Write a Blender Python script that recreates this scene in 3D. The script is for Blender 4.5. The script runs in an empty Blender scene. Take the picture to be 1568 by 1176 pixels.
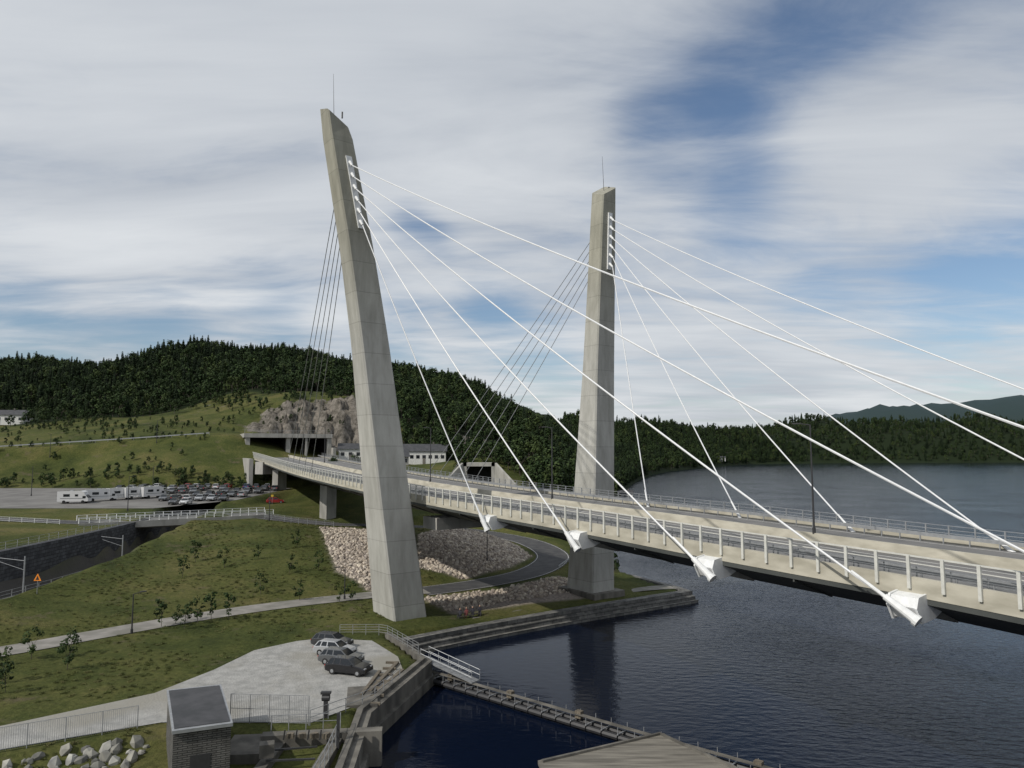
import bpy, math, random
import numpy as np
from mathutils import Vector, Matrix
random.seed(7); rng=np.random.default_rng(7)
scene=bpy.context.scene
COL=scene.collection
# ------------------------------------------------------------------ materials
def new_mat(name):
    m=bpy.data.materials.new(name); m.use_nodes=True
    nt=m.node_tree; b=nt.nodes['Principled BSDF']
    return m,nt,b
def N(nt,t,**k):
    n=nt.nodes.new(t)
    for a,v in k.items(): setattr(n,a,v)
    return n
def noisemat(name,c1,c2,scale=1.0,rough=.8,bump=0.0,bscale=None,metal=0,lo=.35,hi=.65,detail=5,stretch=None,c3=None,s3=.1,spec=.5):
    m,nt,b=new_mat(name)
    tc=N(nt,'ShaderNodeTexCoord'); src=tc.outputs['Object']
    if stretch:
        mp=N(nt,'ShaderNodeMapping'); mp.inputs['Scale'].default_value=stretch
        nt.links.new(src,mp.inputs[0]); src=mp.outputs[0]
    n=N(nt,'ShaderNodeTexNoise'); n.inputs['Scale'].default_value=scale; n.inputs['Detail'].default_value=detail
    nt.links.new(src,n.inputs['Vector'])
    r=N(nt,'ShaderNodeValToRGB'); r.color_ramp.elements[0].position=lo; r.color_ramp.elements[1].position=hi
    r.color_ramp.elements[0].color=(*c1,1); r.color_ramp.elements[1].color=(*c2,1)
    nt.links.new(n.outputs['Fac'],r.inputs[0]); out=r.outputs[0]
    if c3:
        n3=N(nt,'ShaderNodeTexNoise'); n3.inputs['Scale'].default_value=s3; n3.inputs['Detail'].default_value=4
        nt.links.new(tc.outputs['Object'],n3.inputs['Vector'])
        r3=N(nt,'ShaderNodeValToRGB'); r3.color_ramp.elements[0].position=.45; r3.color_ramp.elements[1].position=.62
        nt.links.new(n3.outputs['Fac'],r3.inputs[0])
        mx=N(nt,'ShaderNodeMixRGB'); mx.inputs[2].default_value=(*c3,1)
        nt.links.new(r3.outputs[0],mx.inputs[0]); nt.links.new(out,mx.inputs[1]); out=mx.outputs[0]
    nt.links.new(out,b.inputs['Base Color'])
    b.inputs['Roughness'].default_value=rough; b.inputs['Metallic'].default_value=metal
    b.inputs['Specular IOR Level'].default_value=spec
    if bump:
        nb=N(nt,'ShaderNodeTexNoise'); nb.inputs['Scale'].default_value=bscale or scale*3; nb.inputs['Detail'].default_value=4
        nt.links.new(tc.outputs['Object'],nb.inputs['Vector'])
        bp=N(nt,'ShaderNodeBump'); bp.inputs['Distance'].default_value=bump
        nt.links.new(nb.outputs['Fac'],bp.inputs['Height']); nt.links.new(bp.outputs[0],b.inputs['Normal'])
    return m
def flat(name,c,rough=.5,metal=0,v=.12,sc=3):
    c2=tuple(min(1,x*(1+v)) for x in c); c1=tuple(x*(1-v) for x in c)
    return noisemat(name,c1,c2,scale=sc,rough=rough,metal=metal)
asphalt=noisemat('asphalt',(.036,.036,.038),(.062,.061,.06),scale=.6,rough=.9,bump=.01,bscale=20)
deckasph=noisemat('deck_asphalt',(.12,.12,.118),(.17,.165,.16),scale=.3,rough=.9,bump=.01,bscale=20)
pathmat=noisemat('path_gravel',(.18,.17,.155),(.26,.245,.225),scale=.5,rough=.95,bump=.02,bscale=8,c3=(.15,.145,.125),s3=.3)
gravel=noisemat('gravel',(.22,.22,.21),(.34,.335,.32),scale=1.1,rough=.95,bump=.08,bscale=5,c3=(.24,.23,.20),s3=.13,lo=.3,hi=.7,detail=8)
concdeck=noisemat('edge_beam_concrete',(.33,.31,.25),(.46,.435,.36),scale=.5,rough=.85,stretch=(1,1,3))
concl=noisemat('concrete_light',(.24,.235,.215),(.36,.35,.325),scale=.6,rough=.9,bump=.01,stretch=(1,1,.4))
concd=noisemat('concrete_dark',(.07,.066,.058),(.16,.15,.13),scale=.7,rough=.9,bump=.02,stretch=(1,1,.3),detail=8)
steelg=noisemat('girder_paint',(.04,.045,.043),(.065,.07,.066),scale=.3,rough=.6)
white=flat('white_paint',(.68,.69,.69),.45,v=.06)
cablew=flat('cable_sheath_white',(.66,.67,.68),.45,v=.05)
postw=flat('post_cream_paint',(.54,.54,.50),.5,v=.08)
whiteroad=flat('road_marking',(.5,.5,.48),.8)
galv=flat('galvanised_steel',(.33,.34,.35),.45,.5)
dark=flat('dark_metal',(.03,.03,.032),.5)
black=flat('tunnel_painted_shade',(.006,.006,.006),.9)  # near-black lining, the shade inside the tunnels put into the colour
glass=flat('window_glass',(.012,.015,.018),.08)
tyre=flat('tyre_rubber',(.015,.015,.015),.9)
wood=noisemat('weathered_wood',(.07,.06,.045),(.17,.145,.11),scale=1.2,rough=.9,stretch=(1,6,1))
red=flat('red_lamp',(.4,.02,.02),.4)
orange=flat('orange_sign',(.8,.25,.02),.5)
yellow=flat('yellow_sign',(.7,.45,.03),.5)
roofm=noisemat('roof_felt',(.03,.032,.035),(.055,.055,.06),scale=1,rough=.7)
platm=noisemat('platform_planks',(.10,.092,.078),(.21,.195,.165),scale=.8,rough=.9,bump=.02,stretch=(.4,4,1),detail=8)
skin=flat('skin',(.45,.28,.2),.6); clothA=flat('dark_cloth',(.03,.03,.04),.9); clothB=flat('red_cloth',(.14,.04,.04),.9)

def stonewall(name,c1,c2,mort,s=(1,1,1),bw=.9,bh=.45):
    m,nt,b=new_mat(name)
    uv=N(nt,'ShaderNodeUVMap')
    br=N(nt,'ShaderNodeTexBrick'); br.inputs['Scale'].default_value=1
    br.inputs['Brick Width'].default_value=bw; br.inputs['Row Height'].default_value=bh
    br.inputs['Mortar Size'].default_value=.03; br.inputs['Color1'].default_value=(*c1,1); br.inputs['Color2'].default_value=(*c2,1)
    br.inputs['Mortar'].default_value=(*mort,1); br.inputs['Bias'].default_value=-.1
    nt.links.new(uv.outputs[0],br.inputs['Vector'])
    n=N(nt,'ShaderNodeTexNoise'); n.inputs['Scale'].default_value=1.3; n.inputs['Detail'].default_value=5
    tc=N(nt,'ShaderNodeTexCoord'); nt.links.new(tc.outputs['Object'],n.inputs['Vector'])
    mx=N(nt,'ShaderNodeMixRGB',blend_type='MULTIPLY'); mx.inputs[0].default_value=.8
    r=N(nt,'ShaderNodeValToRGB'); r.color_ramp.elements[0].position=.3;r.color_ramp.elements[0].color=(.45,.45,.45,1);r.color_ramp.elements[1].position=.7;r.color_ramp.elements[1].color=(1.2,1.2,1.2,1)
    nt.links.new(n.outputs['Fac'],r.inputs[0]); nt.links.new(br.outputs['Color'],mx.inputs[1]); nt.links.new(r.outputs[0],mx.inputs[2])
    nt.links.new(mx.outputs[0],b.inputs['Base Color']); b.inputs['Roughness'].default_value=.9
    bp=N(nt,'ShaderNodeBump'); bp.inputs['Distance'].default_value=.08; nt.links.new(br.outputs['Fac'],bp.inputs['Height']); bp.invert=True
    nt.links.new(bp.outputs[0],b.inputs['Normal'])
    return m
quaystone=stonewall('quay_stone',(.11,.11,.105),(.22,.215,.20),(.03,.03,.03),bw=1.6,bh=.5)
darkstone=stonewall('dark_stone',(.045,.048,.055),(.085,.09,.098),(.015,.015,.016),bw=1.1,bh=.55)
cladding=stonewall('grey_cladding',(.12,.115,.105),(.16,.155,.145),(.04,.04,.036),bw=.6,bh=.14)

def pylonmat():
    m,nt,b=new_mat('pylon_concrete')
    g=N(nt,'ShaderNodeNewGeometry'); sep=N(nt,'ShaderNodeSeparateXYZ'); nt.links.new(g.outputs['Position'],sep.inputs[0])
    def math_(op,a,bv=None):
        n=N(nt,'ShaderNodeMath',operation=op)
        if isinstance(a,(int,float)): n.inputs[0].default_value=a
        else: nt.links.new(a,n.inputs[0])
        if bv is not None:
            if isinstance(bv,(int,float)): n.inputs[1].default_value=bv
            else: nt.links.new(bv,n.inputs[1])
        return n.outputs[0]
    zz=math_('DIVIDE',sep.outputs[2],4.1)
    fr=math_('FRACT',zz); d=math_('ABSOLUTE',math_('SUBTRACT',fr,.5))
    line=math_('GREATER_THAN',d,.489)
    fl=math_('FLOOR',zz)
    wn=N(nt,'ShaderNodeTexWhiteNoise',noise_dimensions='1D'); nt.links.new(fl,wn.inputs['W'])
    n=N(nt,'ShaderNodeTexNoise'); n.inputs['Scale'].default_value=.35; n.inputs['Detail'].default_value=8; n.inputs['Roughness'].default_value=.65
    mp=N(nt,'ShaderNodeMapping'); mp.inputs['Scale'].default_value=(2.5,2.5,.5); nt.links.new(g.outputs['Position'],mp.inputs[0]); nt.links.new(mp.outputs[0],n.inputs['Vector'])
    r=N(nt,'ShaderNodeValToRGB'); r.color_ramp.elements[0].position=.3; r.color_ramp.elements[1].position=.7
    r.color_ramp.elements[0].color=(.275,.272,.245,1); r.color_ramp.elements[1].color=(.42,.415,.385,1)
    nt.links.new(n.outputs['Fac'],r.inputs[0])
    mul=N(nt,'ShaderNodeMixRGB',blend_type='MULTIPLY'); mul.inputs[0].default_value=1
    v=math_('ADD',math_('MULTIPLY',wn.outputs['Value'],.12),.91)
    v=math_('SUBTRACT',v,math_('MULTIPLY',line,.26))
    nt.links.new(r.outputs[0],mul.inputs[1]); nt.links.new(v,mul.inputs[2])
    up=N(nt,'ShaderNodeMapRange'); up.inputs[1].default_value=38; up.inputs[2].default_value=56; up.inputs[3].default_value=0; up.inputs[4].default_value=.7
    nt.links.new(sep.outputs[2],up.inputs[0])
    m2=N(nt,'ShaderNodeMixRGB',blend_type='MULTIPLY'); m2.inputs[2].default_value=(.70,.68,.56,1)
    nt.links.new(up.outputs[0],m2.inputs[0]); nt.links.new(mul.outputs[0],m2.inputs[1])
    nt.links.new(m2.outputs[0],b.inputs['Base Color']); b.inputs['Roughness'].default_value=.85
    return m
pylonm=pylonmat()

def foliage(name,c1,c2,c3,lo=.5):
    m,nt,b=new_mat(name)
    oi=N(nt,'ShaderNodeObjectInfo'); g=N(nt,'ShaderNodeNewGeometry')
    n=N(nt,'ShaderNodeTexNoise'); n.inputs['Scale'].default_value=.9; n.inputs['Detail'].default_value=2
    nt.links.new(g.outputs['Position'],n.inputs['Vector'])
    r=N(nt,'ShaderNodeValToRGB'); e=r.color_ramp.elements
    e[0].position=0; e[0].color=(*c1,1); e[1].position=1; e[1].color=(*c3,1); x=e.new(.6); x.color=(*c2,1)
    nt.links.new(oi.outputs['Random'],r.inputs[0])
    mx=N(nt,'ShaderNodeMixRGB',blend_type='MULTIPLY'); mx.inputs[0].default_value=1
    r2=N(nt,'ShaderNodeValToRGB'); r2.color_ramp.elements[0].position=.35; r2.color_ramp.elements[0].color=(lo,lo,lo,1); r2.color_ramp.elements[1].position=.65; r2.color_ramp.elements[1].color=(1.3,1.3,1.2,1)
    nt.links.new(n.outputs['Fac'],r2.inputs[0]); nt.links.new(r.outputs[0],mx.inputs[1]); nt.links.new(r2.outputs[0],mx.inputs[2])
    nt.links.new(mx.outputs[0],b.inputs['Base Color']); b.inputs['Roughness'].default_value=.8
    b.inputs['Specular IOR Level'].default_value=.2
    return m
fol_con=foliage('conifer_foliage',(.012,.023,.010),(.018,.033,.013),(.028,.045,.017))
fol_dec=foliage('deciduous_foliage',(.020,.038,.011),(.030,.052,.016),(.052,.074,.023))
fol_weed=foliage('weed_foliage',(.065,.078,.024),(.085,.094,.032),(.12,.115,.05),.85)
bark=noisemat('bark',(.05,.04,.03),(.11,.095,.08),scale=3,rough=.95)

# ------------------------------------------------------------------ mesh builder
class MB:
    def __init__(s): s.v=[];s.f=[];s.m=[];s.uv=[]
    def add(s,vs,fs,mat=0,uvs=None):
        o=len(s.v); s.v+= [tuple(p) for p in vs]
        for i,f in enumerate(fs):
            s.f.append(tuple(o+k for k in f)); s.m.append(mat)
            s.uv.append(uvs[i] if uvs else None)
    def hexa(s,b,t,mat=0):
        n=len(b); fs=[tuple(reversed(range(n))),tuple(range(n,2*n))]
        for i in range(n):
            j=(i+1)%n; fs.append((i,j,n+j,n+i))
        s.add(list(b)+list(t),fs,mat)
    def box(s,c,size,rot=0,mat=0):
        x,y,z=size[0]/2,size[1]/2,size[2]/2
        ca,sa=math.cos(rot),math.sin(rot)
        def T(a,b_,d): return (c[0]+a*ca-b_*sa,c[1]+a*sa+b_*ca,c[2]+d)
        s.hexa([T(-x,-y,-z),T(x,-y,-z),T(x,y,-z),T(-x,y,-z)],[T(-x,-y,z),T(x,-y,z),T(x,y,z),T(-x,y,z)],mat)
    def cyl(s,p0,p1,r0,r1=None,n=8,mat=0,caps=True):
        if r1 is None:r1=r0
        p0=Vector(p0);p1=Vector(p1); d=(p1-p0).normalized()
        a=d.orthogonal().normalized(); b_=d.cross(a)
        A=[p0+(a*math.cos(t)+b_*math.sin(t))*r0 for t in [2*math.pi*i/n for i in range(n)]]
        B=[p1+(a*math.cos(t)+b_*math.sin(t))*r1 for t in [2*math.pi*i/n for i in range(n)]]
        fs=[(i,(i+1)%n,n+(i+1)%n,n+i) for i in range(n)]
        if caps: fs+= [tuple(reversed(range(n))),tuple(range(n,2*n))]
        s.add(A+B,fs,mat)
    def tube(s,pts,r,n=6,mat=0):
        for a,b_ in zip(pts[:-1],pts[1:]): s.cyl(a,b_,r,r,n,mat,caps=False)
    def sweep(s,pts,prof,mat=0,side=None,closed=True):
        P=[Vector(p) for p in pts]; n=len(prof)
        ds=[0]
        for a,b_ in zip(P[:-1],P[1:]): ds.append(ds[-1]+(b_-a).length)
        vs=[]
        for i,p in enumerate(P):
            a=P[max(0,i-1)];b_=P[min(len(P)-1,i+1)]; d=(b_-a); d.z=0; d.normalize()
            r=Vector((d.y,-d.x,0))
            for (l,z) in prof: vs.append(p+r*l+Vector((0,0,z)))
        pl=[0]
        for k in range(n):
            q0=prof[k];q1=prof[(k+1)%n]; pl.append(pl[-1]+math.hypot(q1[0]-q0[0],q1[1]-q0[1]))
        fs=[];uvs=[]
        for i in range(len(P)-1):
            for k in range(n if closed else n-1):
                k2=(k+1)%n
                fs.append((i*n+k,(i+1)*n+k,(i+1)*n+k2,i*n+k2))
                uvs.append([(ds[i],pl[k]),(ds[i+1],pl[k]),(ds[i+1],pl[k+1]),(ds[i],pl[k+1])])
        if closed:
            fs.append(tuple(range(n))); uvs.append([prof[k] for k in range(n)])
            fs.append(tuple(reversed([(len(P)-1)*n+k for k in range(n)]))); uvs.append([prof[k] for k in reversed(range(n))])
        s.add(vs,fs,mat,uvs)
    def mesh(s,name,mats):
        me=bpy.data.meshes.new(name); me.from_pydata(s.v,[],s.f); 
        for m in mats: me.materials.append(m)
        me.polygons.foreach_set('material_index',s.m)
        if any(u is not None for u in s.uv):
            l=me.uv_layers.new(name='UVMap'); arr=[]
            for f,u in zip(s.f,s.uv):
                arr+= [c for q in (u if u is not None else [(0,0)]*len(f)) for c in q]
            l.data.foreach_set('uv',arr)
        me.update(); return me
    def obj(s,name,mats,parent=None,loc=(0,0,0),rot=0,smooth=False):
        o=bpy.data.objects.new(name,s.mesh(name,mats)); COL.objects.link(o)
        o.location=loc; o.rotation_euler=(0,0,rot)
        if parent: o.parent=parent
        if smooth: o.data.polygons.foreach_set('use_smooth',[True]*len(o.data.polygons))
        return o
def empty(name,loc=(0,0,0),rot=0):
    o=bpy.data.objects.new(name,None); COL.objects.link(o); o.location=loc; o.rotation_euler=(0,0,rot); return o
def catmull(pts,step=2.0):
    P=[Vector(p) for p in pts]; out=[]
    for i in range(len(P)-1):
        p0=P[max(0,i-1)];p1=P[i];p2=P[i+1];p3=P[min(len(P)-1,i+2)]
        n=max(1,int(round((p2-p1).length/step)))
        for k in range(n):
            t=k/n
            out.append(.5*((2*p1)+(p2-p0)*t+(2*p0-5*p1+4*p2-p3)*t*t+(-p0+3*p1-3*p2+p3)*t**3))
    out.append(P[-1].copy()); return out
def resample(P,step):
    ds=[0]
    for a,b in zip(P[:-1],P[1:]): ds.append(ds[-1]+(b-a).length)
    n=int(ds[-1]/step); out=[]; j=0
    for i in range(n+1):
        d=i*step
        while j<len(ds)-2 and ds[j+1]<d: j+=1
        t=(d-ds[j])/max(1e-6,ds[j+1]-ds[j]); out.append(P[j].lerp(P[j+1],t))
    return out
# ------------------------------------------------------------------ terrain
SHORE=[(28.1,118.8),(17.3,111.7),(7,104.6),(-5.4,95.3),(-14.2,87.9),(-8.7,77.3),(-12.1,62.5),(-11,50),(-11,20),(-11,-200),(-6000,-200),(-6000,7000),(9000,7000),(9000,2300),(2400,1750),(1500,1560),(1050,1492),(655,1414),(500,1340),(420,1280),(320,1110),(238,960),(185,850),(141,727),(105,600),(79,490),(57,385),(40,300),(27,210),(22,160),(21,135),(26.5,122)]
CP=[(-23,85,2.4),(-28,70,2.4),(-15,70,2.4),(-40,59,2.4),(-37,50,1.2),(-28,48,1.2),(-60,55,2.6),(-100,60,6),(-54,78,3),(-48,85,3),(-40,94,3),(-32,101,3),(-21,108,3),(-13,100,2.6),(-5,100,1.6),(10,108,1.6),(22,118,1.5),
(-46,108,4.2),(-55,127,6.5),(-48,140,8.5),(-37,148,8),(-25,120,5),(-58,106,5),(-60,97,4.5),(-59,120,6),(-62,140,8.5),(-40,125,6.6),(-34,112,4),
(-76,95,9.5),(-76,115,9.5),(-76,135,9.4),(-86,120,9.8),(-101,145,10.5),(-84,147,9.5),(-56,164,9),(-100,120,10.2),(-130,150,11),(-130,110,11),
(-85,165,11.2),(-120,163,11.2),(-70,175,11.3),(-66,206,13),(-100,206,13),(-144,206,13),(-140,225,15),
(-180,240,23),(-170,238,24.5),(-130,243,27.3),(-95,246,29.5),(-250,238,22),(-400,230,18),(-115,225,20),(-160,222,17),(-90,220,15),
(-234,330,38),(-173,330,43),(-130,325,44),(-110,312,43),(-85,304,45),(-68,302,46),(-105,274,32),(-84,274,29),(-70,272,25),(-60,272,23),(-56,290,38),(-45,265,22),(-45,285,31),(-300,330,36),
(-57,258,20.5),(-31,258,19),(-30,200,15),(-45,225,18),(-10,215,14.5),(-10,238,22),(0,240,20),(10,220,13),(18,230,12),(-12,180,8),(5,180,6),(-43,172,8),(-66,200,10),(-30,175,8),(10,150,3.5),(18,150,2),(-5,133,4.2),(-10,150,6),(-3,140,4.5),(4,131,3),(8,146,3.4),(5,159,4),(-3,118,2.8),(8,120,2.2),(-20,140,7),(-18,126,4.6),
(-340,480,78),(-275,480,76),(-209,480,86),(-160,480,84),(-115,480,80),(-75,490,74),(-38,500,67),(0,510,63),(31,520,59),(60,560,55),(113,640,62),(150,720,58),(190,800,58),(-20,340,36),(20,340,26),(50,450,26),(30,400,32),(-200,400,62),(-300,400,58),(-100,400,62),(-60,400,54),(-450,480,82),(-600,480,75),
(-340,700,60),(-100,700,50),(50,900,45),(-800,900,60),(363,1120,78),(300,1000,64),(250,900,55),(200,1200,50),(430,1320,66),(480,1420,45),
(560,1700,60),(900,1720,64),(1500,1850,70),(1900,2000,78),(1650,3200,130),(2250,3200,130),(900,3200,110),(2900,3400,150),(0,3000,60),(-3000,3000,60),(8000,6000,100),(-6000,0,20),(-1000,0,10),(-60,-150,2),(-11,0,2)]
BUMPS=[(380,1130,70,22),(690,1700,75,30),(850,1730,60,24),(1100,1760,90,30),(1330,1800,80,16),(1600,1900,110,26),(1620,3200,200,70),(2300,3250,300,100),(1950,3600,260,60),(2750,3400,300,70)]
C=np.array(CP,float)
A=np.hypot(C[:,None,0]-C[None,:,0],C[:,None,1]-C[None,:,1])
n=len(C); K=np.zeros((n+1,n+1)); K[:n,:n]=A; K[:n,n]=1; K[n,:n]=1
w=np.linalg.solve(K,np.append(C[:,2],0))
def rbf(x,y):
    out=np.full(x.shape,w[n])
    for i in range(n): out+=w[i]*np.hypot(x-C[i,0],y-C[i,1])
    for bx,by,bs_,bh in BUMPS: out+=bh*np.exp(-((x-bx)**2+(y-by)**2)/(2*bs_*bs_))
    return out
def polydist(x,y,pts,closed=False):
    best=np.full(x.shape,1e9); zi=np.zeros(x.shape); side=np.zeros(x.shape)
    m=len(pts)
    for i in range(m if closed else m-1):
        a=pts[i];b=pts[(i+1)%m]; dx=b[0]-a[0];dy=b[1]-a[1];L=dx*dx+dy*dy
        t=np.clip(((x-a[0])*dx+(y-a[1])*dy)/L,0,1)
        d=np.hypot(x-a[0]-t*dx,y-a[1]-t*dy); k=d<best
        best=np.where(k,d,best)
        if len(a)>2: zi=np.where(k,a[2]+t*(b[2]-a[2]),zi)
        side=np.where(k,np.sign(dx*(y-a[1])-dy*(x-a[0])),side)
    return best,zi,side
def inside(x,y,poly):
    c=np.zeros(x.shape,bool); m=len(poly)
    for i in range(m):
        x1,y1=poly[i][:2];x2,y2=poly[(i+1)%m][:2]
        if y1==y2: continue
        k=((y1>y)!=(y2>y))&(x<(x2-x1)*(y-y1)/(y2-y1)+x1); c^=k
    return c
def sst(t): t=np.clip(t,0,1); return t*t*(3-2*t)
ROADS={
 'footpath':([(-85,52,3),(-70,62,3),(-54,78,3),(-48,85,3),(-40,94,3),(-32,101,3),(-21,108,3),(-13,112,2.9)],2.3),
 'loop_road':([(-14,111,2.9),(-4,119,2.9),(4,129.5,3),(8,144,3.4),(5,158,4),(-2,168,4.6),(-13,173,5.6),(-26,167,7),(-38,160,8),(-50,161,9),(-57,164.5,9.5)],3.3),
 'local_road':([(-83,147,9.5),(-101,145,10.5),(-130,150,11),(-170,160,11.5)],3.0),
 'hillside_road':([(-420,232,19),(-250,238,22.2),(-170,240,24.6),(-130,245,27.3),(-100,250,29.6)],2.5),
}
ROADP={k:(catmull(p,1.5),h) for k,(p,h) in ROADS.items()}
LOT=[(-22,86),(-24.5,84.8),(-28,81),(-29.5,74),(-32,67),(-40,59.5),(-52,50),(-49,45),(-37.5,54.5),(-28,60),(-16,60),(-11.8,66),(-10.3,72),(-12,78.5),(-16,85)]
PARK=[(-150,163),(-80,163),(-68,180),(-64,212),(-150,212)]
RAIL=[(-76,40),(-72,60),(-70,80),(-69,95),(-68.5,106),(-69.5,130),(-72,152),(-76,180),(-86,215)]
RAILP=[(p.x,p.y) for p in catmull([(a,b,0) for a,b in RAIL],3)]
def parkz(y): return 11.2+(y-163)*.04
def hnoise(x,y):
    return (np.sin(x*.031+1.3)*np.cos(y*.027+.4)*3+np.sin(x*.071+y*.05)*1.5+np.sin(x*.15-y*.11+2)*.6)
def height(x,y):
    h=rbf(x,y)
    far=sst((y-280)/60.)
    h=h+hnoise(x,y)*far*(.8+.003*np.clip(y-300,0,800))
    cl=sst(1.3-np.abs(x+76)/26)*sst(1.3-np.abs(y-287)/19)
    h=h+cl*(2.0*np.sin(x*.9+y*.35)+1.5*np.sin(y*.8-x*.45)+1.4*np.sin(x*1.9+y)+2.2*np.sin(x*.27+1))*.8
    # terraced rock ledges
    h=h+cl*(np.round(h/5.)*5.-h)*.55
    h=h+.10*np.sin(x*.55+y*.31)*np.sin(y*.47-x*.2)
    pin=inside(x,y,PARK); pd,_,_=polydist(x,y,PARK,True); sd=np.where(pin,-pd,pd)
    h=h+(parkz(y)-.06-h)*(1-sst((sd-.8)/4))
    for k,(P,hw) in ROADP.items():
        pts=[(p.x,p.y,p.z) for p in P[::2]]+[(P[-1].x,P[-1].y,P[-1].z)]
        d,zi,_=polydist(x,y,pts); h=h+(zi-.07-h)*(1-sst((d-hw-.9)/3.0))
    lin=inside(x,y,LOT); ld,_,_=polydist(x,y,LOT,True); sd=np.where(lin,-ld,ld)
    h=h+(2.34-h)*(1-sst((sd-.8)/2.5))
    d,_,_=polydist(x,y,RAILP)
    h=np.where(y>195,h,h+(3.0-h)*(1-sst((d-4.0)/.9)))
    si=inside(x,y,SHORE); s0,_,_=polydist(x,y,SHORE,True); sd=np.where(si,s0,-s0)
    k=np.where(y<135,3.0,np.where(y<400,.8,.6))
    h=np.minimum(h,sd*k); return np.maximum(h,-5)
def axis(lo,hi,dl,dh,d,g):
    c=list(np.arange(dl,dh,d)); s=d;x=c[-1]
    while x<hi: s*=g; x+=s; c.append(x)
    s=d;x=dl;pre=[]
    while x>lo: s*=g; x-=s; pre.append(x)
    return np.array(pre[::-1]+c)
gx=axis(-5500,8500,-112,30,.85,1.033); gy=axis(-180,6500,44,215,.85,1.033)
X,Y=np.meshgrid(gx,gy); Z=height(X,Y)
nx,ny=len(gx),len(gy)
me=bpy.data.meshes.new('terrain')
me.vertices.add(nx*ny); me.vertices.foreach_set('co',np.stack([X,Y,Z],-1).ravel())
ii=(np.arange(ny-1)[:,None]*nx+np.arange(nx-1)[None,:]).ravel()
q=np.stack([ii,ii+1,ii+nx+1,ii+nx],-1)
me.loops.add(q.size); me.loops.foreach_set('vertex_index',q.ravel())
me.polygons.add(len(ii)); me.polygons.foreach_set('loop_start',np.arange(len(ii))*4); me.polygons.foreach_set('loop_total',np.full(len(ii),4))
me.polygons.foreach_set('use_smooth',np.ones(len(ii),bool)); me.update()
RIP=[[(-40,153),(-29,153),(-19,130),(-16,117),(-21,111),(-28,118),(-34.5,136)],
     [(-16,124),(-19,150),(-15,168),(-3,163.5),(1,155.5),(3.8,144),(-.3,132.5),(-8,121.5)],
     [(-13,106.5),(-2,113.5),(8,125.5),(13,124),(11,112),(2,107.5),(-8,100.5)]]
def forestline(x): return np.where(x<-62,324+14*np.sin(x*.04)+6*np.sin(x*.13),np.where(x<-42,294,262+8*np.sin(x*.1)))
def zones(x,y):
    rock=sst(1.6-np.abs(x+76)/24)*sst(1.6-np.abs(y-286)/16)
    rock=np.maximum(rock,sst(1.5-np.abs(x-45)/20)*sst(1.5-np.abs(y-330)/40)*.6)
    rock=np.maximum(rock,sst(1.5-np.abs(x+5)/30)*sst(1.5-np.abs(y-285)/22)*.62)
    rock=np.maximum(rock,sst(1.5-np.abs(x+150)/40)*sst(1.5-np.abs(y-318)/10)*.5)
    forest=sst((y-forestline(x))/6+.5)
    rip=np.zeros(x.shape)
    for p in RIP:
        i=inside(x,y,p); d,_,_=polydist(x,y,p,True); rip=np.maximum(rip,sst(np.where(i,d,-d)/1.2+.5))
    railz,_,_=polydist(x,y,RAILP); ballast=np.where(y<195,sst((5-railz)/.6),0)
    return rock,forest,rip,ballast
rock,forest,rip,ball=zones(X,Y)
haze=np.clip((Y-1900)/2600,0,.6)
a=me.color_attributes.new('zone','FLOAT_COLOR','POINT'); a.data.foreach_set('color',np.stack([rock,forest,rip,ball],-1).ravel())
a=me.color_attributes.new('haze','FLOAT_COLOR','POINT'); a.data.foreach_set('color',np.stack([haze]*3+[np.ones_like(haze)],-1).ravel())
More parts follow.
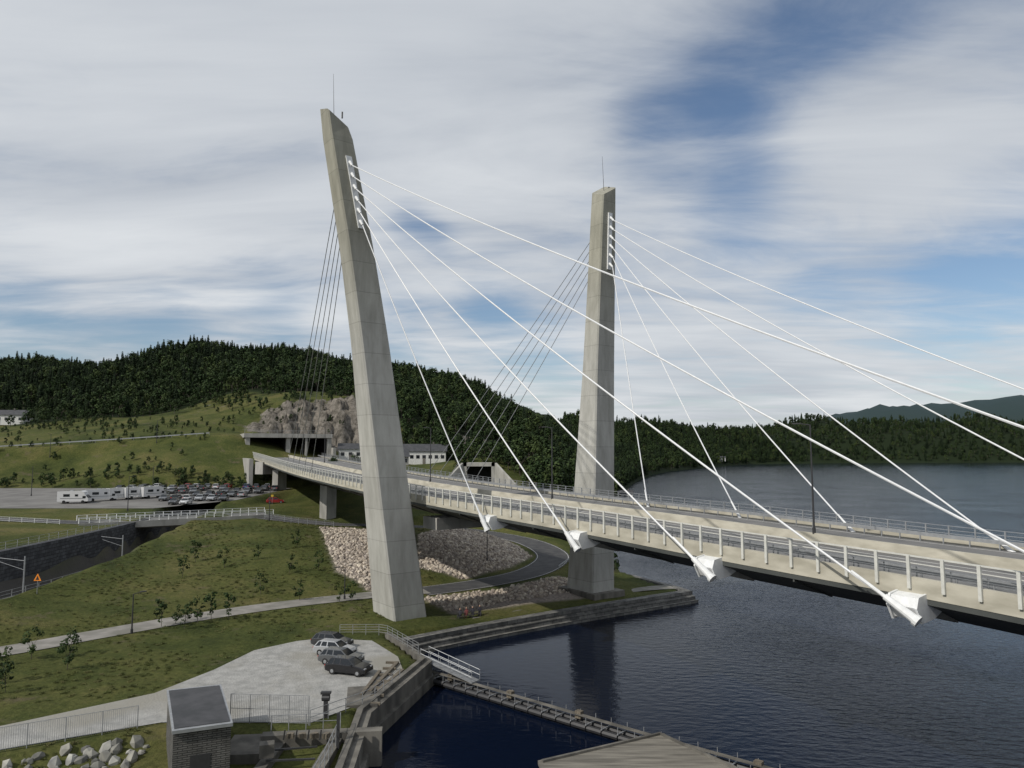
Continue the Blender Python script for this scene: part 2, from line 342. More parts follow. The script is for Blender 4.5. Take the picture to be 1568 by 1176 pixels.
def terrainmat():
    m,nt,b=new_mat('terrain_ground')
    g=N(nt,'ShaderNodeNewGeometry'); at=N(nt,'ShaderNodeAttribute',attribute_name='zone'); sp=N(nt,'ShaderNodeSeparateColor'); nt.links.new(at.outputs['Color'],sp.inputs[0])
    def noise(s,d=6,r=.6):
        n_=N(nt,'ShaderNodeTexNoise'); n_.inputs['Scale'].default_value=s; n_.inputs['Detail'].default_value=d; n_.inputs['Roughness'].default_value=r
        nt.links.new(g.outputs['Position'],n_.inputs['Vector']); return n_.outputs['Fac']
    def ramp(f,st):
        r=N(nt,'ShaderNodeValToRGB'); e=r.color_ramp.elements
        e[0].position=st[0][0];e[0].color=(*st[0][1],1);e[1].position=st[-1][0];e[1].color=(*st[-1][1],1)
        for p,c in st[1:-1]: x=e.new(p); x.color=(*c,1)
        nt.links.new(f,r.inputs[0]); return r.outputs[0]
    def mix(f,a_,b_,bt='MIX'):
        n_=N(nt,'ShaderNodeMixRGB',blend_type=bt)
        if isinstance(f,float): n_.inputs[0].default_value=f
        else: nt.links.new(f,n_.inputs[0])
        for i,q_ in ((1,a_),(2,b_)):
            if isinstance(q_,tuple): n_.inputs[i].default_value=(*q_,1)
            else: nt.links.new(q_,n_.inputs[i])
        return n_.outputs[0]
    grass=ramp(noise(.06,8,.68),[(.34,(.030,.040,.014)),(.45,(.052,.064,.020)),(.54,(.075,.082,.028)),(.66,(.115,.105,.045))])
    fine=ramp(noise(2.2,5,.7),[(.3,(.6,.63,.55)),(.7,(1.35,1.3,1.2))])
    grass=mix(1.0,grass,fine,'MULTIPLY')
    soil=ramp(noise(.22,6,.7),[(.58,(0,0,0)),(.70,(1,1,1))]); grass=mix(soil,grass,(.10,.085,.052))
    rockc=ramp(noise(.28,9,.78),[(.36,(.025,.025,.023)),(.46,(.10,.09,.075)),(.55,(.17,.155,.135)),(.68,(.26,.225,.185))])
    thr=N(nt,'ShaderNodeMath',operation='ADD'); nt.links.new(sp.outputs[0],thr.inputs[0]); nt.links.new(noise(.16,6,.7),thr.inputs[1])
    mr=N(nt,'ShaderNodeMapRange'); mr.inputs[1].default_value=1.05; mr.inputs[2].default_value=1.15; nt.links.new(thr.outputs[0],mr.inputs[0])
    c=mix(sp.outputs[1],grass,(.014,.022,.009))
    c=mix(mr.outputs[0],c,rockc)
    pink=ramp(noise(2.5,5),[(.3,(.15,.13,.115)),(.7,(.38,.33,.29))])
    c=mix(sp.outputs[2],c,pink)
    c=mix(at.outputs['Alpha'],c,(.09,.085,.08))
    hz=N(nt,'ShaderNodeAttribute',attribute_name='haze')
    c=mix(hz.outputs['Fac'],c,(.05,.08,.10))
    nt.links.new(c,b.inputs['Base Color']); b.inputs['Roughness'].default_value=.95; b.inputs['Specular IOR Level'].default_value=.1
    bp=N(nt,'ShaderNodeBump'); bp.inputs['Distance'].default_value=.35; bp.inputs['Strength'].default_value=.8; nt.links.new(noise(1.3,6,.75),bp.inputs['Height']); nt.links.new(bp.outputs[0],b.inputs['Normal'])
    return m
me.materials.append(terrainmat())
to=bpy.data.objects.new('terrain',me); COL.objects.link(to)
def H(x,y): return float(height(np.array([float(x)]),np.array([float(y)]))[0])

for k,(P,hw) in ROADP.items():
    b=MB(); b.sweep(P,[(-hw,0),(hw,0)],0,closed=False)
    mt=pathmat if k in('footpath','hillside_road') else asphalt
    mats=[mt,whiteroad]
    if k in('loop_road','local_road'):
        for sgn in(-1,1): b.sweep(P,[(sgn*(hw-.3)-.05,.006),(sgn*(hw-.3)+.05,.006)],1,closed=False)
    b.obj(k,mats)
b=MB(); b.add([(x,y,2.4) for x,y in LOT],[tuple(reversed(range(len(LOT))))]); b.obj('gravel_parking_lot',[gravel])
b=MB(); b.add([(x,y,parkz(y)) for x,y in PARK],[tuple(range(len(PARK)))])
b.obj('asphalt_car_park',[noisemat('carpark_asphalt',(.11,.105,.10),(.17,.165,.155),scale=.2,rough=.9)])
prom=[(-22,87.2,2.41),(-18.6,90.8,1.9),(-13.5,95.2,1.62),(-7.4,100,1.6),(4,109,1.58),(14,116,1.56),(20,120.3,1.55),(26.3,122.6,1.55)]
PR=catmull(prom,1.5)
b=MB(); b.sweep(PR,[(-1.3,.03),(1.9,.03)],0,closed=False); b.obj('quay_promenade',[pathmat])
qw=resample(catmull([(28.4,119.2,0),(17.3,111.7,0),(7,104.6,0),(-5.4,95.3,0),(-14.0,88.1,0)],2),1.5)
b=MB(); b.sweep([Vector((p.x,p.y,0)) for p in qw],[(.5,-3),(.5,1.62),(-.9,1.62),(-.9,.95),(-1.5,.95),(-1.5,.4),(-2.1,.4),(-2.1,-3)],0)
b.obj('quay_wall',[quaystone])
b=MB(); b.sweep([Vector((28.4,119.2,0)),Vector((27.3,122.3,0)),Vector((21.5,134,0))],[(.4,-3),(.4,1.55),(-.6,1.55),(-.6,-3)],0); b.obj('quay_end_wall',[quaystone])
b=MB(); b.sweep([Vector(p) for p in [(-14.2,88.2,0),(-8.6,77.4,0),(-12.0,62.5,0),(-11,50,0),(-11,30,0)]],[(.9,-3),(.9,2.62),(.4,2.62),(.4,2.3),(-.3,2.3),(-.3,1.0),(-.7,1.0),(-.7,-3)],0); b.obj('harbour_wall',[concd])

# water
b=MB(); b.add([(-9000,-3000,0),(9000,-3000,0),(9000,9000,0),(-9000,9000,0)],[(0,1,2,3)])
m,nt,bs=new_mat('lake_water')
g=N(nt,'ShaderNodeNewGeometry')
mp=N(nt,'ShaderNodeMapping'); mp.inputs['Rotation'].default_value=(0,0,.5); mp.inputs['Scale'].default_value=(1,1.9,1); nt.links.new(g.outputs['Position'],mp.inputs[0])
n1=N(nt,'ShaderNodeTexNoise'); n1.inputs['Scale'].default_value=.75; n1.inputs['Detail'].default_value=5; nt.links.new(mp.outputs[0],n1.inputs['Vector'])
n2=N(nt,'ShaderNodeTexNoise'); n2.inputs['Scale'].default_value=.035; n2.inputs['Detail'].default_value=3; nt.links.new(g.outputs['Position'],n2.inputs['Vector'])
sp_=N(nt,'ShaderNodeSeparateXYZ'); nt.links.new(g.outputs['Position'],sp_.inputs[0])
calm=N(nt,'ShaderNodeMapRange'); calm.inputs[1].default_value=5; calm.inputs[2].default_value=32; calm.inputs[3].default_value=.14; calm.inputs[4].default_value=.8; nt.links.new(sp_.outputs[0],calm.inputs[0])
r=N(nt,'ShaderNodeMapRange'); r.inputs[1].default_value=.35; r.inputs[2].default_value=.65; r.inputs[3].default_value=.5; r.inputs[4].default_value=1.15; nt.links.new(n2.outputs['Fac'],r.inputs[0])
ml=N(nt,'ShaderNodeMath',operation='MULTIPLY'); nt.links.new(r.outputs[0],ml.inputs[0]); nt.links.new(calm.outputs[0],ml.inputs[1])
bp=N(nt,'ShaderNodeBump'); bp.inputs['Distance'].default_value=.22; nt.links.new(n1.outputs['Fac'],bp.inputs['Height']); nt.links.new(ml.outputs[0],bp.inputs['Strength'])
nt.links.new(bp.outputs[0],bs.inputs['Normal'])
bs.inputs['Base Color'].default_value=(.003,.006,.016,1); bs.inputs['Roughness'].default_value=.08; bs.inputs['IOR'].default_value=1.33; bs.inputs['Specular IOR Level'].default_value=.17
bs.inputs['Specular Tint'].default_value=(.75,.86,1,1)
b.obj('lake_water',[m])

# ------------------------------------------------------------------ bridge
bridge=empty('cable_stayed_bridge')
NE=[(70,-26,14.7),(57,-7,15.1),(41,17,15.5),(31.5,30.5,15.8),(23.1+.6,43.7+.4,16.1),(15.3,56.5,16.45),(6.6,70.7,16.8),(-2.3,84.5,17.1),(-11.9,99.1,17.5),(-22.5,116,18.0),(-41,147.5,19.1),(-54,172,20),(-70,206.5,21),(-87,243,22)]
EP=resample(catmull(NE,1.5),2.0)
W=23.0
def frame(i):
    a=EP[max(0,i-1)];b=EP[min(len(EP)-1,i+1)];d=(b-a);d.z=0;d.normalize();return d,Vector((d.y,-d.x,0))
def line(off,dz=0,i0=0,i1=None):
    out=[]
    for i in range(i0,len(EP) if i1 is None else i1):
        d,r=frame(i); out.append(EP[i]+r*off+Vector((0,0,dz-.012*off)))
    return out
C0=line(0)
b=MB()
b.sweep(C0,[(0.36,0),(W-.36,-.28)],0,closed=False)
for o_ in(1.9,9.6,13.4,21.1): b.sweep(line(o_),[(-.09,.006),(.09,.006)],1,closed=False)
for side in(5.8,17.2):
    L=line(side,.006)
    for i in range(0,len(L)-2,4): b.sweep(L[i:i+2],[(-.07,0),(.07,0)],1,closed=False)
b.obj('road_deck',[deckasph,whiteroad],bridge)
b=MB()
b.sweep(line(0),[(0,-.72),(0,.42),(.36,.42),(.36,-.72)],0); b.sweep(line(W-.36),[(0,-.62),(0,.42),(.36,.42),(.36,-.62)],0)
b.sweep(line(11.3),[(0,0),(.1,.8),(.3,.8),(.4,0)],0)
b.obj('edge_beams',[concdeck],bridge)
b=MB(); b.sweep(C0,[(.04,-.7),(.04,-1.05),(4.6,-2.7),(6,-2.9),(W-6,-2.9),(W-4.6,-2.7),(W-.04,-1.4),(W-.04,-.9)],0)
for i in range(2,len(EP)-1,4):
    d,r=frame(i); p=EP[i]; vs=[]
    for s_ in(-.06,.06):
        for l,z in[(.1,-1.0),(4.6,-2.7),(4.6,-2.8),(.1,-1.25)]: vs.append(p+r*l+d*s_+Vector((0,0,z)))
    b.hexa(vs[:4],vs[4:],0)
b.obj('steel_girder',[steelg],bridge)
b=MB()
for i in range(len(EP)-1):
    d,r=frame(i); p=EP[i]; ang=math.atan2(d.y,d.x)
    c=p-r*.09; b.box((c.x,c.y,c.z+.72),(.19,.15,1.95),ang,0)
b.sweep(line(-.02),[(-.06,1.62),(-.06,1.70),(.06,1.70),(.06,1.62)],0)
b.sweep(line(-.02),[(-.03,1.22),(-.03,1.27),(.03,1.27),(.03,1.22)],0)
b.obj('wind_railing_posts',[postw],bridge)
b=MB()
for z in(.62,.77,.92,1.07): b.sweep(line(0.04),[(-.012,z),(-.012,z+.024),(.012,z+.024),(.012,z)],0)
for i in range(len(EP)-1):
    d,r=frame(i); ang=math.atan2(d.y,d.x); p=EP[i]
    for o_,h_ in((.75,1.0),(1.3,.6)): c=p+r*o_; b.box((c.x,c.y,c.z+h_/2),(.07,.07,h_),ang,0)
b.sweep(line(.75),[(-.03,.95),(-.03,1.0),(.03,1.0),(.03,.95)],0)
b.obj('inner_railing',[galv],bridge)
b=MB()
for i in range(len(EP)-1):
    d,r=frame(i); p=EP[i]+r*(W-.2)+Vector((0,0,-.012*W)); ang=math.atan2(d.y,d.x)
    b.box((p.x,p.y,p.z+.85),(.10,.12,1.3),ang,0)
for z in(.8,1.1,1.45): b.sweep(line(W-.2),[(-.035,z),(-.035,z+.045),(.035,z+.045),(.035,z)],0)
for o_ in(1.3,21.7):
    b.sweep(line(o_),[(-.04,.5),(-.04,.82),(.04,.82),(.04,.5)],0)
    for i in range(0,len(EP)-1):
        d,r=frame(i); p=EP[i]+r*o_+Vector((0,0,-.012*o_)); b.box((p.x,p.y,p.z+.3),(.08,.1,.6),math.atan2(d.y,d.x),0)
b.obj('guard_rails',[galv],bridge)
# pylons
Oa=Vector((.80,.60,0)); Ba=Vector((-.60,.80,0))
def pylon(name,base,top,zb,zt,outer,bend):
    lv=[(zb,4.8,6.1,0.),(zb+.54*(zt-zb),4.1,3.5,bend),(zb+.73*(zt-zb),3.7,3.2,bend*.85),(zt,3.1,2.9,0.)]
    def at(z):
        zc=min(max(z,zb),zt)
        for l0,l1 in zip(lv[:-1],lv[1:]):
            if l0[0]<=zc<=l1[0]+1e-6:
                t=(zc-l0[0])/(l1[0]-l0[0]); ow,bw,be=[l0[k]+(l1[k]-l0[k])*t for k in(1,2,3)]
        t=(z-zb)/(zt-zb)
        return Vector((base[0]+(top[0]-base[0])*t,base[1]+(top[1]-base[1])*t,z))+Oa*be,ow,bw
    b=MB(); segs=24; n_=8; vsA=[]
    for k in range(segs+1):
        z=zb-3+(zt-zb+3)*k/segs
        cx,ow,bw=at(z); ch=.22
        ring=[(-ow/2,-bw/2+ch),(-ow/2+ch,-bw/2),(ow/2-ch,-bw/2),(ow/2,-bw/2+ch),(ow/2,bw/2-ch),(ow/2-ch,bw/2),(-ow/2+ch,bw/2),(-ow/2,bw/2-ch)]
        vs=[cx+Oa*x_+Ba*y_ for x_,y_ in ring]
        if k==segs: vs=[v+Vector((0,0,.95*outer*(x_/(ow/2))+.5*(y_/(bw/2)))) for v,(x_,y_) in zip(vs,ring)]
        vsA+=vs
    fs=[]
    for k in range(segs):
        for i in range(n_): fs.append((k*n_+i,k*n_+(i+1)%n_,(k+1)*n_+(i+1)%n_,(k+1)*n_+i))
    fs.append(tuple(segs*n_+i for i in range(n_))); b.add(vsA,fs)
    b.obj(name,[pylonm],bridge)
    def ctr(z):
        c,ow,bw=at(z); return c,bw
    return ctr
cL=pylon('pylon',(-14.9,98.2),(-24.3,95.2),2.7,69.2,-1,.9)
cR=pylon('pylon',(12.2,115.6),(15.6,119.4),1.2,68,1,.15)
b=MB()
for ct,zt in((cL,69.6),(cR,68)):
    c,_=ct(zt); b.cyl(c+Vector((0,0,0)),c+Vector((-.2,0,6.0)),.045,.02,6,0)
    b.cyl(c+Oa*1.2,c+Oa*1.2+Vector((0,0,.9)),.12,.12,6,1)
b.obj('lightning_rods',[dark,dark],bridge)
b=MB()
for ct,o_ in((cL,.35),(cR,.1)):
    z0,z1=53.8,63.6
    vs=[]
    A0,bw0=ct(z0);A1,bw1=ct(z1)
    for (A_,bw,wd) in((A0,bw0,.42),(A1,bw1,.42)):
        f_=A_-Ba*(bw/2)+Oa*o_
        for a_,c_ in((-wd,-.22),(wd,-.22),(wd,.06),(-wd,.06)): vs.append(f_+Oa*a_+Ba*c_)
    b.hexa(vs[:4],vs[4:],0)
    for k in range(6):
        z=54.8+k*1.6; c,bw=ct(z); f_=c-Ba*(bw/2)+Oa*o_
        b.cyl(f_-Ba*.2,f_-Ba*.95+Vector((0,0,-.75)),.22,.15,8,0)
        f_=c+Ba*(bw/2)
        b.cyl(f_-Ba*.1,f_+Ba*.7+Vector((0,0,-.8)),.18,.12,8,0)
b.obj('pylon_cable_anchors',[white],bridge)
nearA=[(-3.3,83.7,16.0),(5.6,69.9,15.55),(14.3,55.7,15.25),(22.6,43.3,14.9),(31.0,30.0,14.6),(40.4,16.4,14.3)]
farA=[(17.6,94.8,17.0),(25.6,82.5,16.6),(32.8,70.8,16.3),(40.3,59.5,15.95),(48,47,15.6),(56,35,15.3)]
b=MB()
def cable(p0,p1,r,sag,n_=22):
    p0=Vector(p0);p1=Vector(p1);L=(p1-p0).length; pts=[]
    for i in range(n_+1):
        t=i/n_; p=p0.lerp(p1,t); p.z-=4*sag*L*t*(1-t); pts.append(p)
    b.tube(pts,r,6,0); return pts
for ct,o_,AA in((cL,.35,nearA),(cR,.1,farA)):
    for k,a_ in enumerate(AA):
        z=54.8+k*1.6; c,bw=ct(z); f_=c-Ba*(bw/2+.9)+Oa*o_+Vector((0,0,-.7))
        cable(f_,a_,.076,.012)
b.obj('stay_cables',[cablew],bridge)
b=MB()
backL=[(-40.4,146.5),(-43.5,152.5),(-46.6,158.5),(-49.7,164.5),(-52.7,170.5)]
for k,(x_,y_) in enumerate(backL):
    c,bw=cL(54.8+k*1.6); cable(c+Ba*(bw/2+.6)+Vector((0,0,-.7)),(x_,y_,19.6+.18*k),.055,.008)
backR=[(-6.8,133.5),(-9.5,138.5),(-12.3,143.5),(-15,148.5),(-17.7,153.5)]
for k,(x_,y_) in enumerate(backR):
    c,bw=cR(54.8+k*1.6); cable(c+Ba*(bw/2+.6)+Vector((0,0,-.7)),(x_,y_,18.6+.18*k),.055,.008)
b.obj('back_stay_cables',[galv],bridge)
b=MB()
for AA,ct,sg in((nearA,cL,1),(farA,cR,-1)):
    for k,a_ in enumerate(AA):
        a_=Vector(a_); c,bw=ct(54.8+k*1.6); cd=(c-a_).normalized()
        i=min(range(len(EP)),key=lambda q:(EP[q]-a_).length if sg>0 else (EP[q]+frame(q)[1]*W-a_).length)
        d,r=frame(i); r=r*sg
        if sg>0:
            off=(EP[i]-a_).dot(r); e=a_+r*off; ez=EP[i].z
            def pt_(al,ou,z_): 
                p=e+d*al+r*ou; p.z=z_; return p
            for s0,s1 in((-.92,-.78),(.78,.92)):
                bq=[pt_(s0,.02,ez-.45),pt_(s0,-.85,ez-.58),pt_(s0,-1.1,ez-1.2),pt_(s0,-.6,ez-2.1),pt_(s0,.7,ez-1.95),pt_(s0,1.6,ez-1.6)]
                b.hexa(bq,[p+d*(s1-s0) for p in bq],0)
            bq=[pt_(-.78,.02,ez-.5),pt_(-.78,-.75,ez-.66),pt_(-.78,-.95,ez-1.2),pt_(-.78,-.5,ez-1.95),pt_(-.78,1.2,ez-1.75)]
            b.hexa(bq,[p+d*1.56 for p in bq],0)
            bq=[pt_(-.78,1.2,ez-1.45),pt_(-.78,1.1,ez-1.95),pt_(-.4,4.3,ez-2.72),pt_(-.4,4.3,ez-2.35)]
            b.hexa(bq,[pt_(.78,1.2,ez-1.45),pt_(.78,1.1,ez-1.95),pt_(.4,4.3,ez-2.72),pt_(.4,4.3,ez-2.35)],1)
            b.cyl(a_-cd*1.0,a_+cd*.9,.28,.2,12,0); b.cyl(a_-cd*1.25,a_-cd*1.0,.36,.36,12,0); b.cyl(a_+cd*.9,a_+cd*3.2,.12,.09,8,0)
        else:
            b.cyl(a_-cd*.6,a_+cd*.5,.22,.16,10,0); b.cyl(a_+cd*.5,a_+cd*2.2,.11,.09,8,0)
b.obj('cable_anchor_blocks',[white,concl],bridge)
b=MB()
for (x_,y_,zt,lx,ly) in((-43.5,173,18.2,3.2,2.2),(-66,207,18.6,3.2,2.2),(-20,128,15.8,2.4,2)):
    zg=H(x_,y_)-1
    b.box((x_,y_,(zg+zt)/2),(lx,ly,zt-zg),1.05,0)
b.box((-3.4,106,14.1),(19,4.0,1.6),math.atan2(.56,.83),0)
b.box((-71,212,19.0),(7,3,3.5),1.1,0)
b.obj('bridge_piers',[concl],bridge)
b=MB(); b.box((12.4,116,1.6),(6.4,8.4,1.8),math.atan2(.6,.8),0); b.obj('pylon_footings',[concd],bridge)
# tunnel portal
pt=empty('motorway_tunnel_portal'); 
pa=Vector((-89,242.5,0)); rr=Vector((.91,.415,0)); dd=Vector((-.415,.91,0)); ang=math.atan2(rr.y,rr.x)
def pbox(b,r0,r1,d0,d1,z0,z1,mat=0):
    c=pa+rr*((r0+r1)/2)+dd*((d0+d1)/2); b.box((c.x,c.y,(z0+z1)/2),(r1-r0,d1-d0,z1-z0),ang,mat)
b=MB(); pbox(b,-.6,28.6,0,26,28.4,29.8,0)
pbox(b,0,1.4,.5,26,14,28.4,0); pbox(b,27,28.4,.5,26,17,28.4,0); pbox(b,13.2,14.6,1,26,19,28.4,0)
pbox(b,19.5,20.2,.3,1.4,21,28.4,0); pbox(b,14.6,27,22,23,20,28.4,1); pbox(b,1.4,13.2,22,23,20,28.4,1)
pbox(b,1.4,13.2,3,22,21.85,21.95,1); pbox(b,14.6,27,3,22,21.85,21.95,1)
pbox(b,1.41,1.6,3,22,22,28.3,1); pbox(b,13.0,13.19,3,22,22,28.3,1); pbox(b,14.61,14.8,3,22,22,28.3,1); pbox(b,26.8,26.99,3,22,22,28.3,1)
pbox(b,1.6,13,3,22,28.2,28.38,1); pbox(b,14.8,26.8,3,22,28.2,28.38,1)
pbox(b,-1.4,-.3,-34,2,13,21.6,0); pbox(b,28.4,29.4,-3,1.5,17,25,0)
b.obj('portal_walls',[concl,black],pt)
b=MB()
for i in range(12): pbox(b,-.4+i*2.6,-.34+i*2.6,.1,.16,29.8,30.9,0)
pbox(b,-.6,28.6,.1,.16,30.85,30.92,0); pbox(b,-.6,28.6,.1,.16,30.35,30.4,0)
b.obj('portal_railing',[galv],pt)
b=MB(); zz=H(-10,214)
for x0,x1,z0,z1 in((-14.2,-13.2,-2,6.2),(-6,-5,-2,6.2),(-14.2,-5,5.2,6.2)):
    b.box(((x0+x1)/2,216.3,zz+(z0+z1)/2),(x1-x0,9,z1-z0),0,0)
b.box((-9.6,217,zz+2),(7.2,1,7),0,1)  # black slab painted as the shade in the opening
b.hexa([(-5,211.8,zz-2),(-4.4,211.8,zz-2),(1.2,206,zz-2),(.6,206,zz-2)],[(-5,211.8,zz+6.2),(-4.4,211.8,zz+6.2),(1.2,206,zz+.4),(.6,206,zz+.4)],0)
b.hexa([(-14.8,211.8,zz-2),(-14.2,211.8,zz-2),(-18,207,zz-2),(-18.6,207,zz-2)],[(-14.8,211.8,zz+6.2),(-14.2,211.8,zz+6.2),(-18,207,zz+2),(-18.6,207,zz+2)],0)
b.obj('small_tunnel_portal',[concl,black])
# ------------------------------------------------------------------ local bridge
lb=empty('local_road_bridge')
L0=Vector((-86,145.2,9.55));L1=Vector((-55,165.6,9.6)); ld=(L1-L0).normalized()
P=[L0.lerp(L1,i/12) for i in range(13)]
b=MB(); b.sweep(P,[(-3.6,0),(3.6,0),(3.6,-.9),(2,-1.3),(-2,-1.3),(-3.6,-.9)],0)
b.sweep(P,[(3.61,.0),(3.61,.35),(3.9,.35),(3.9,-.9)],0); b.sweep(P,[(-3.9,.0),(-3.9,.35),(-3.61,.35),(-3.61,-.9)],0)
for q in(L0+ld*5.5,L1-ld*8): b.box((q.x,q.y,6.2),(1.2,7,4.0),math.atan2(ld.y,ld.x),0)
b.obj('deck',[concl],lb)
b=MB()
for sd in(3.75,-3.75):
    for z in(1.35,.95,.65): b.sweep(P,[(sd-.04,z),(sd-.04,z+.07),(sd+.04,z+.07),(sd+.04,z)],0)
    r=Vector((ld.y,-ld.x,0))
    for i in range(22):
        p=L0.lerp(L1,i/21)+r*sd; b.box((p.x,p.y,p.z+.85),(.12,.12,1.05),0,0)
b.obj('railing',[white],lb)
b=MB(); b.sweep(P,[(-3.3,.01),(3.3,.01)],0,closed=False); b.obj('road_surface',[deckasph],lb)
RP=[Vector((x,y,0)) for x,y in RAILP if y<195]
b=MB(); b.sweep(RP,[(-4.6,2),(-4.2,9.7),(-5.6,9.7),(-6,2)],0); b.obj('railway_retaining_wall',[darkstone])
b=MB(); b.sweep([p for p in RP if p.y<166],[(4.2,2),(4.2,5.2),(5.0,5.2),(5.0,2)],0); b.obj('cutting_side_wall',[concl])
b=MB()
for o_ in(-.75,.75): b.sweep(RP,[(o_-.04,3.2),(o_-.04,3.36),(o_+.04,3.36),(o_+.04,3.2)],0)
b.sweep(RP,[(-1.9,2.9),(-1.4,3.12),(1.4,3.12),(1.9,2.9)],1)
S=resample(RP,.7)
for i,p in enumerate(S[:-1]):
    d=S[i+1]-p; b.box((p.x,p.y,3.15),(.22,2.5,.12),math.atan2(d.y,d.x),2)
b.obj('railway_track',[galv,concd,wood])

# ------------------------------------------------------------------ fences
def fence(name,pts,h,sp,rails,mat,post=.06,rr=.025,mesh=False,follow=True):
    P=resample([Vector(p) for p in pts],sp); b=MB()
    for p in P: b.box((p.x,p.y,p.z+h/2-.2),(post,post,h+.4),0,0)
    for k in rails: b.tube([p+Vector((0,0,h*k)) for p in P],rr,4,0)
    if mesh:
        for p,q in zip(P[:-1],P[1:]):
            m_=int(sp/.14)
            for i in range(1,m_): c=p.lerp(q,i/m_); b.box((c.x,c.y,c.z+h/2),(.018,.018,h*.95),0,0)
    return b.obj(name,[mat])
fence('quay_fence',[(-20.5,88.5,2.2),(-15.0,87.8,2.4),(-12.6,83.6,2.5),(-9.3,77.6,2.6)],1.15,1.6,(1,.75,.5,.25),galv)
fence('lot_fence',[(-60,40,2.4),(-38,53.6,2.4),(-28.3,59.4,2.4)],1.7,2.4,(1,.1),galv,mesh=True)
fence('lot_fence',[(-22.5,60.0,2.4),(-16,59.5,2.4)],2.2,1.6,(1,.5,.05),galv,mesh=True)
fence('lot_fence',[(-16,59.5,2.4),(-12.2,64.5,2.4),(-10.5,71,2.4)],1.1,1.8,(1,.5),galv)
fence('cutting_fence',[(p.x+5.0*1,p.y,5.2) for p in RP if p.y<160],1.1,2.4,(1,.6,.25),galv)
fence('cutting_fence',[(p.x-5.2,p.y,9.7) for p in RP if p.y<144],1.1,2.6,(1,.6,.25),galv)
fence('local_road_fence',[(-170,156,11.3),(-130,146.5,10.95),(-101,141.5,10.45),(-86,142,9.6)],1.0,2.4,(1,.6,.3),white)
fence('loop_road_fence',[(-54,160.0,9.4),(-46,155.5,8.8),(-36,153.5,8)],1.1,2.0,(1,.6,.3),galv)
fence('loop_guard_rail',[(11.9,146,3.4),(11.2,140,3.2),(7.8,129,3.0)],.7,2.0,(1,.75),galv,rr=.06)
fence('hillside_guard_rail',[(-250,235,22.2),(-170,237,24.6),(-130,242,27.3),(-100,247,29.6)],.75,4,(1,.85,.7),galv,rr=.08)

# ------------------------------------------------------------------ buildings
def brickbox(b,c4,z0,z1,mat):
    for i in range(4):
        a_=Vector((*c4[i],0));q_=Vector((*c4[(i+1)%4],0));L=(q_-a_).length
        b.add([(a_.x,a_.y,z0),(q_.x,q_.y,z0),(q_.x,q_.y,z1),(a_.x,a_.y,z1)],[(0,1,2,3)],mat,[[(0,z0),(L,z0),(L,z1),(0,z1)]])
ub=empty('utility_building')
c4=[(-22.5,50),(-19.2,51.4),(-23.1,59.2),(-26.6,57.9)]
b=MB(); brickbox(b,c4,-1,5.35,0); b.obj('walls',[cladding],ub)
b=MB(); cx=sum(p[0] for p in c4)/4;cy=sum(p[1] for p in c4)/4
def sc(s): return [(cx+(x-cx)*s,cy+(y-cy)*s) for x,y in c4]
b.hexa([(*p,5.3) for p in sc(1.05)],[(*p,5.52) for p in sc(1.05)],0); b.hexa([(*p,5.5) for p in sc(.97)],[(*p,5.56) for p in sc(.97)],1)
b.obj('flat_roof',[galv,roofm],ub)
b=MB(); e0=Vector((-22.5,50,0));e1=Vector((-19.2,51.4,0)); nrm=Vector((.39,-.92,0))
p0=e0.lerp(e1,.3)+nrm*.03;p1=e0.lerp(e1,.65)+nrm*.03
b.hexa([(p0.x,p0.y,1.4),(p1.x,p1.y,1.4),(p1.x-.05*nrm.x,p1.y-.05*nrm.y,1.4),(p0.x-.05*nrm.x,p0.y-.05*nrm.y,1.4)],[(p0.x,p0.y,3.7),(p1.x,p1.y,3.7),(p1.x-.05*nrm.x,p1.y-.05*nrm.y,3.7),(p0.x-.05*nrm.x,p0.y-.05*nrm.y,3.7)],0)
b.obj('metal_door',[dark],ub)
def house(name,x,y,L,D,h,rot,wall,roof,wins=4):
    z=H(x,y)-.5; e=empty(name,(x,y,z),rot); b=MB(); b.box((0,0,h/2),(L,D,h),0,0); b.obj('walls',[wall],e)
    b=MB(); o_=.5; rh=D*.28
    b.add([(-L/2-o_,-D/2-o_,h-.1),(L/2+o_,-D/2-o_,h-.1),(L/2+o_,D/2+o_,h-.1),(-L/2-o_,D/2+o_,h-.1),(-L/2-o_,0,h+rh),(L/2+o_,0,h+rh)],[(0,1,5,4),(2,3,4,5),(0,4,3),(1,2,5),(3,2,1,0)],0); b.obj('roof',[roof],e)
    b=MB()
    for i in range(wins):
        wx=-L/2+L*(i+.5)/wins
        b.box((wx,-D/2-.02,h*.6),(1.2,.06,1.2),0,0)
    b.box((L/2+.02,0,h*.6),(.06,1.2,1.2),0,0)
    b.obj('windows',[glass],e)
    b=MB(); b.box((0,-D/2-.03,1.4),(1,.08,2.2),0,0); b.box((L*.2,0,h+rh),(.6,.6,1.4),0,0); b.obj('door_and_chimney',[concd],e)
housew=flat('house_white',(.55,.55,.53),.7); houseg=flat('house_grey',(.30,.30,.29),.7)
house('white_house',-223,318,20,8,4.5,.1,housew,roofm,7)
house('white_house',-57.5,259,8,7,4.6,.2,housew,roofm,3)
house('warehouse',-31,259,15,9,5,.05,housew,roofm,7)
house('warehouse',-40,246,9,7,3.4,.3,houseg,roofm,4)
house('cabin',61,393,8,6,3.5,-.2,housew,roofm,3)
house('cabin',330,1150,14,9,6,-.2,housew,roofm,3)

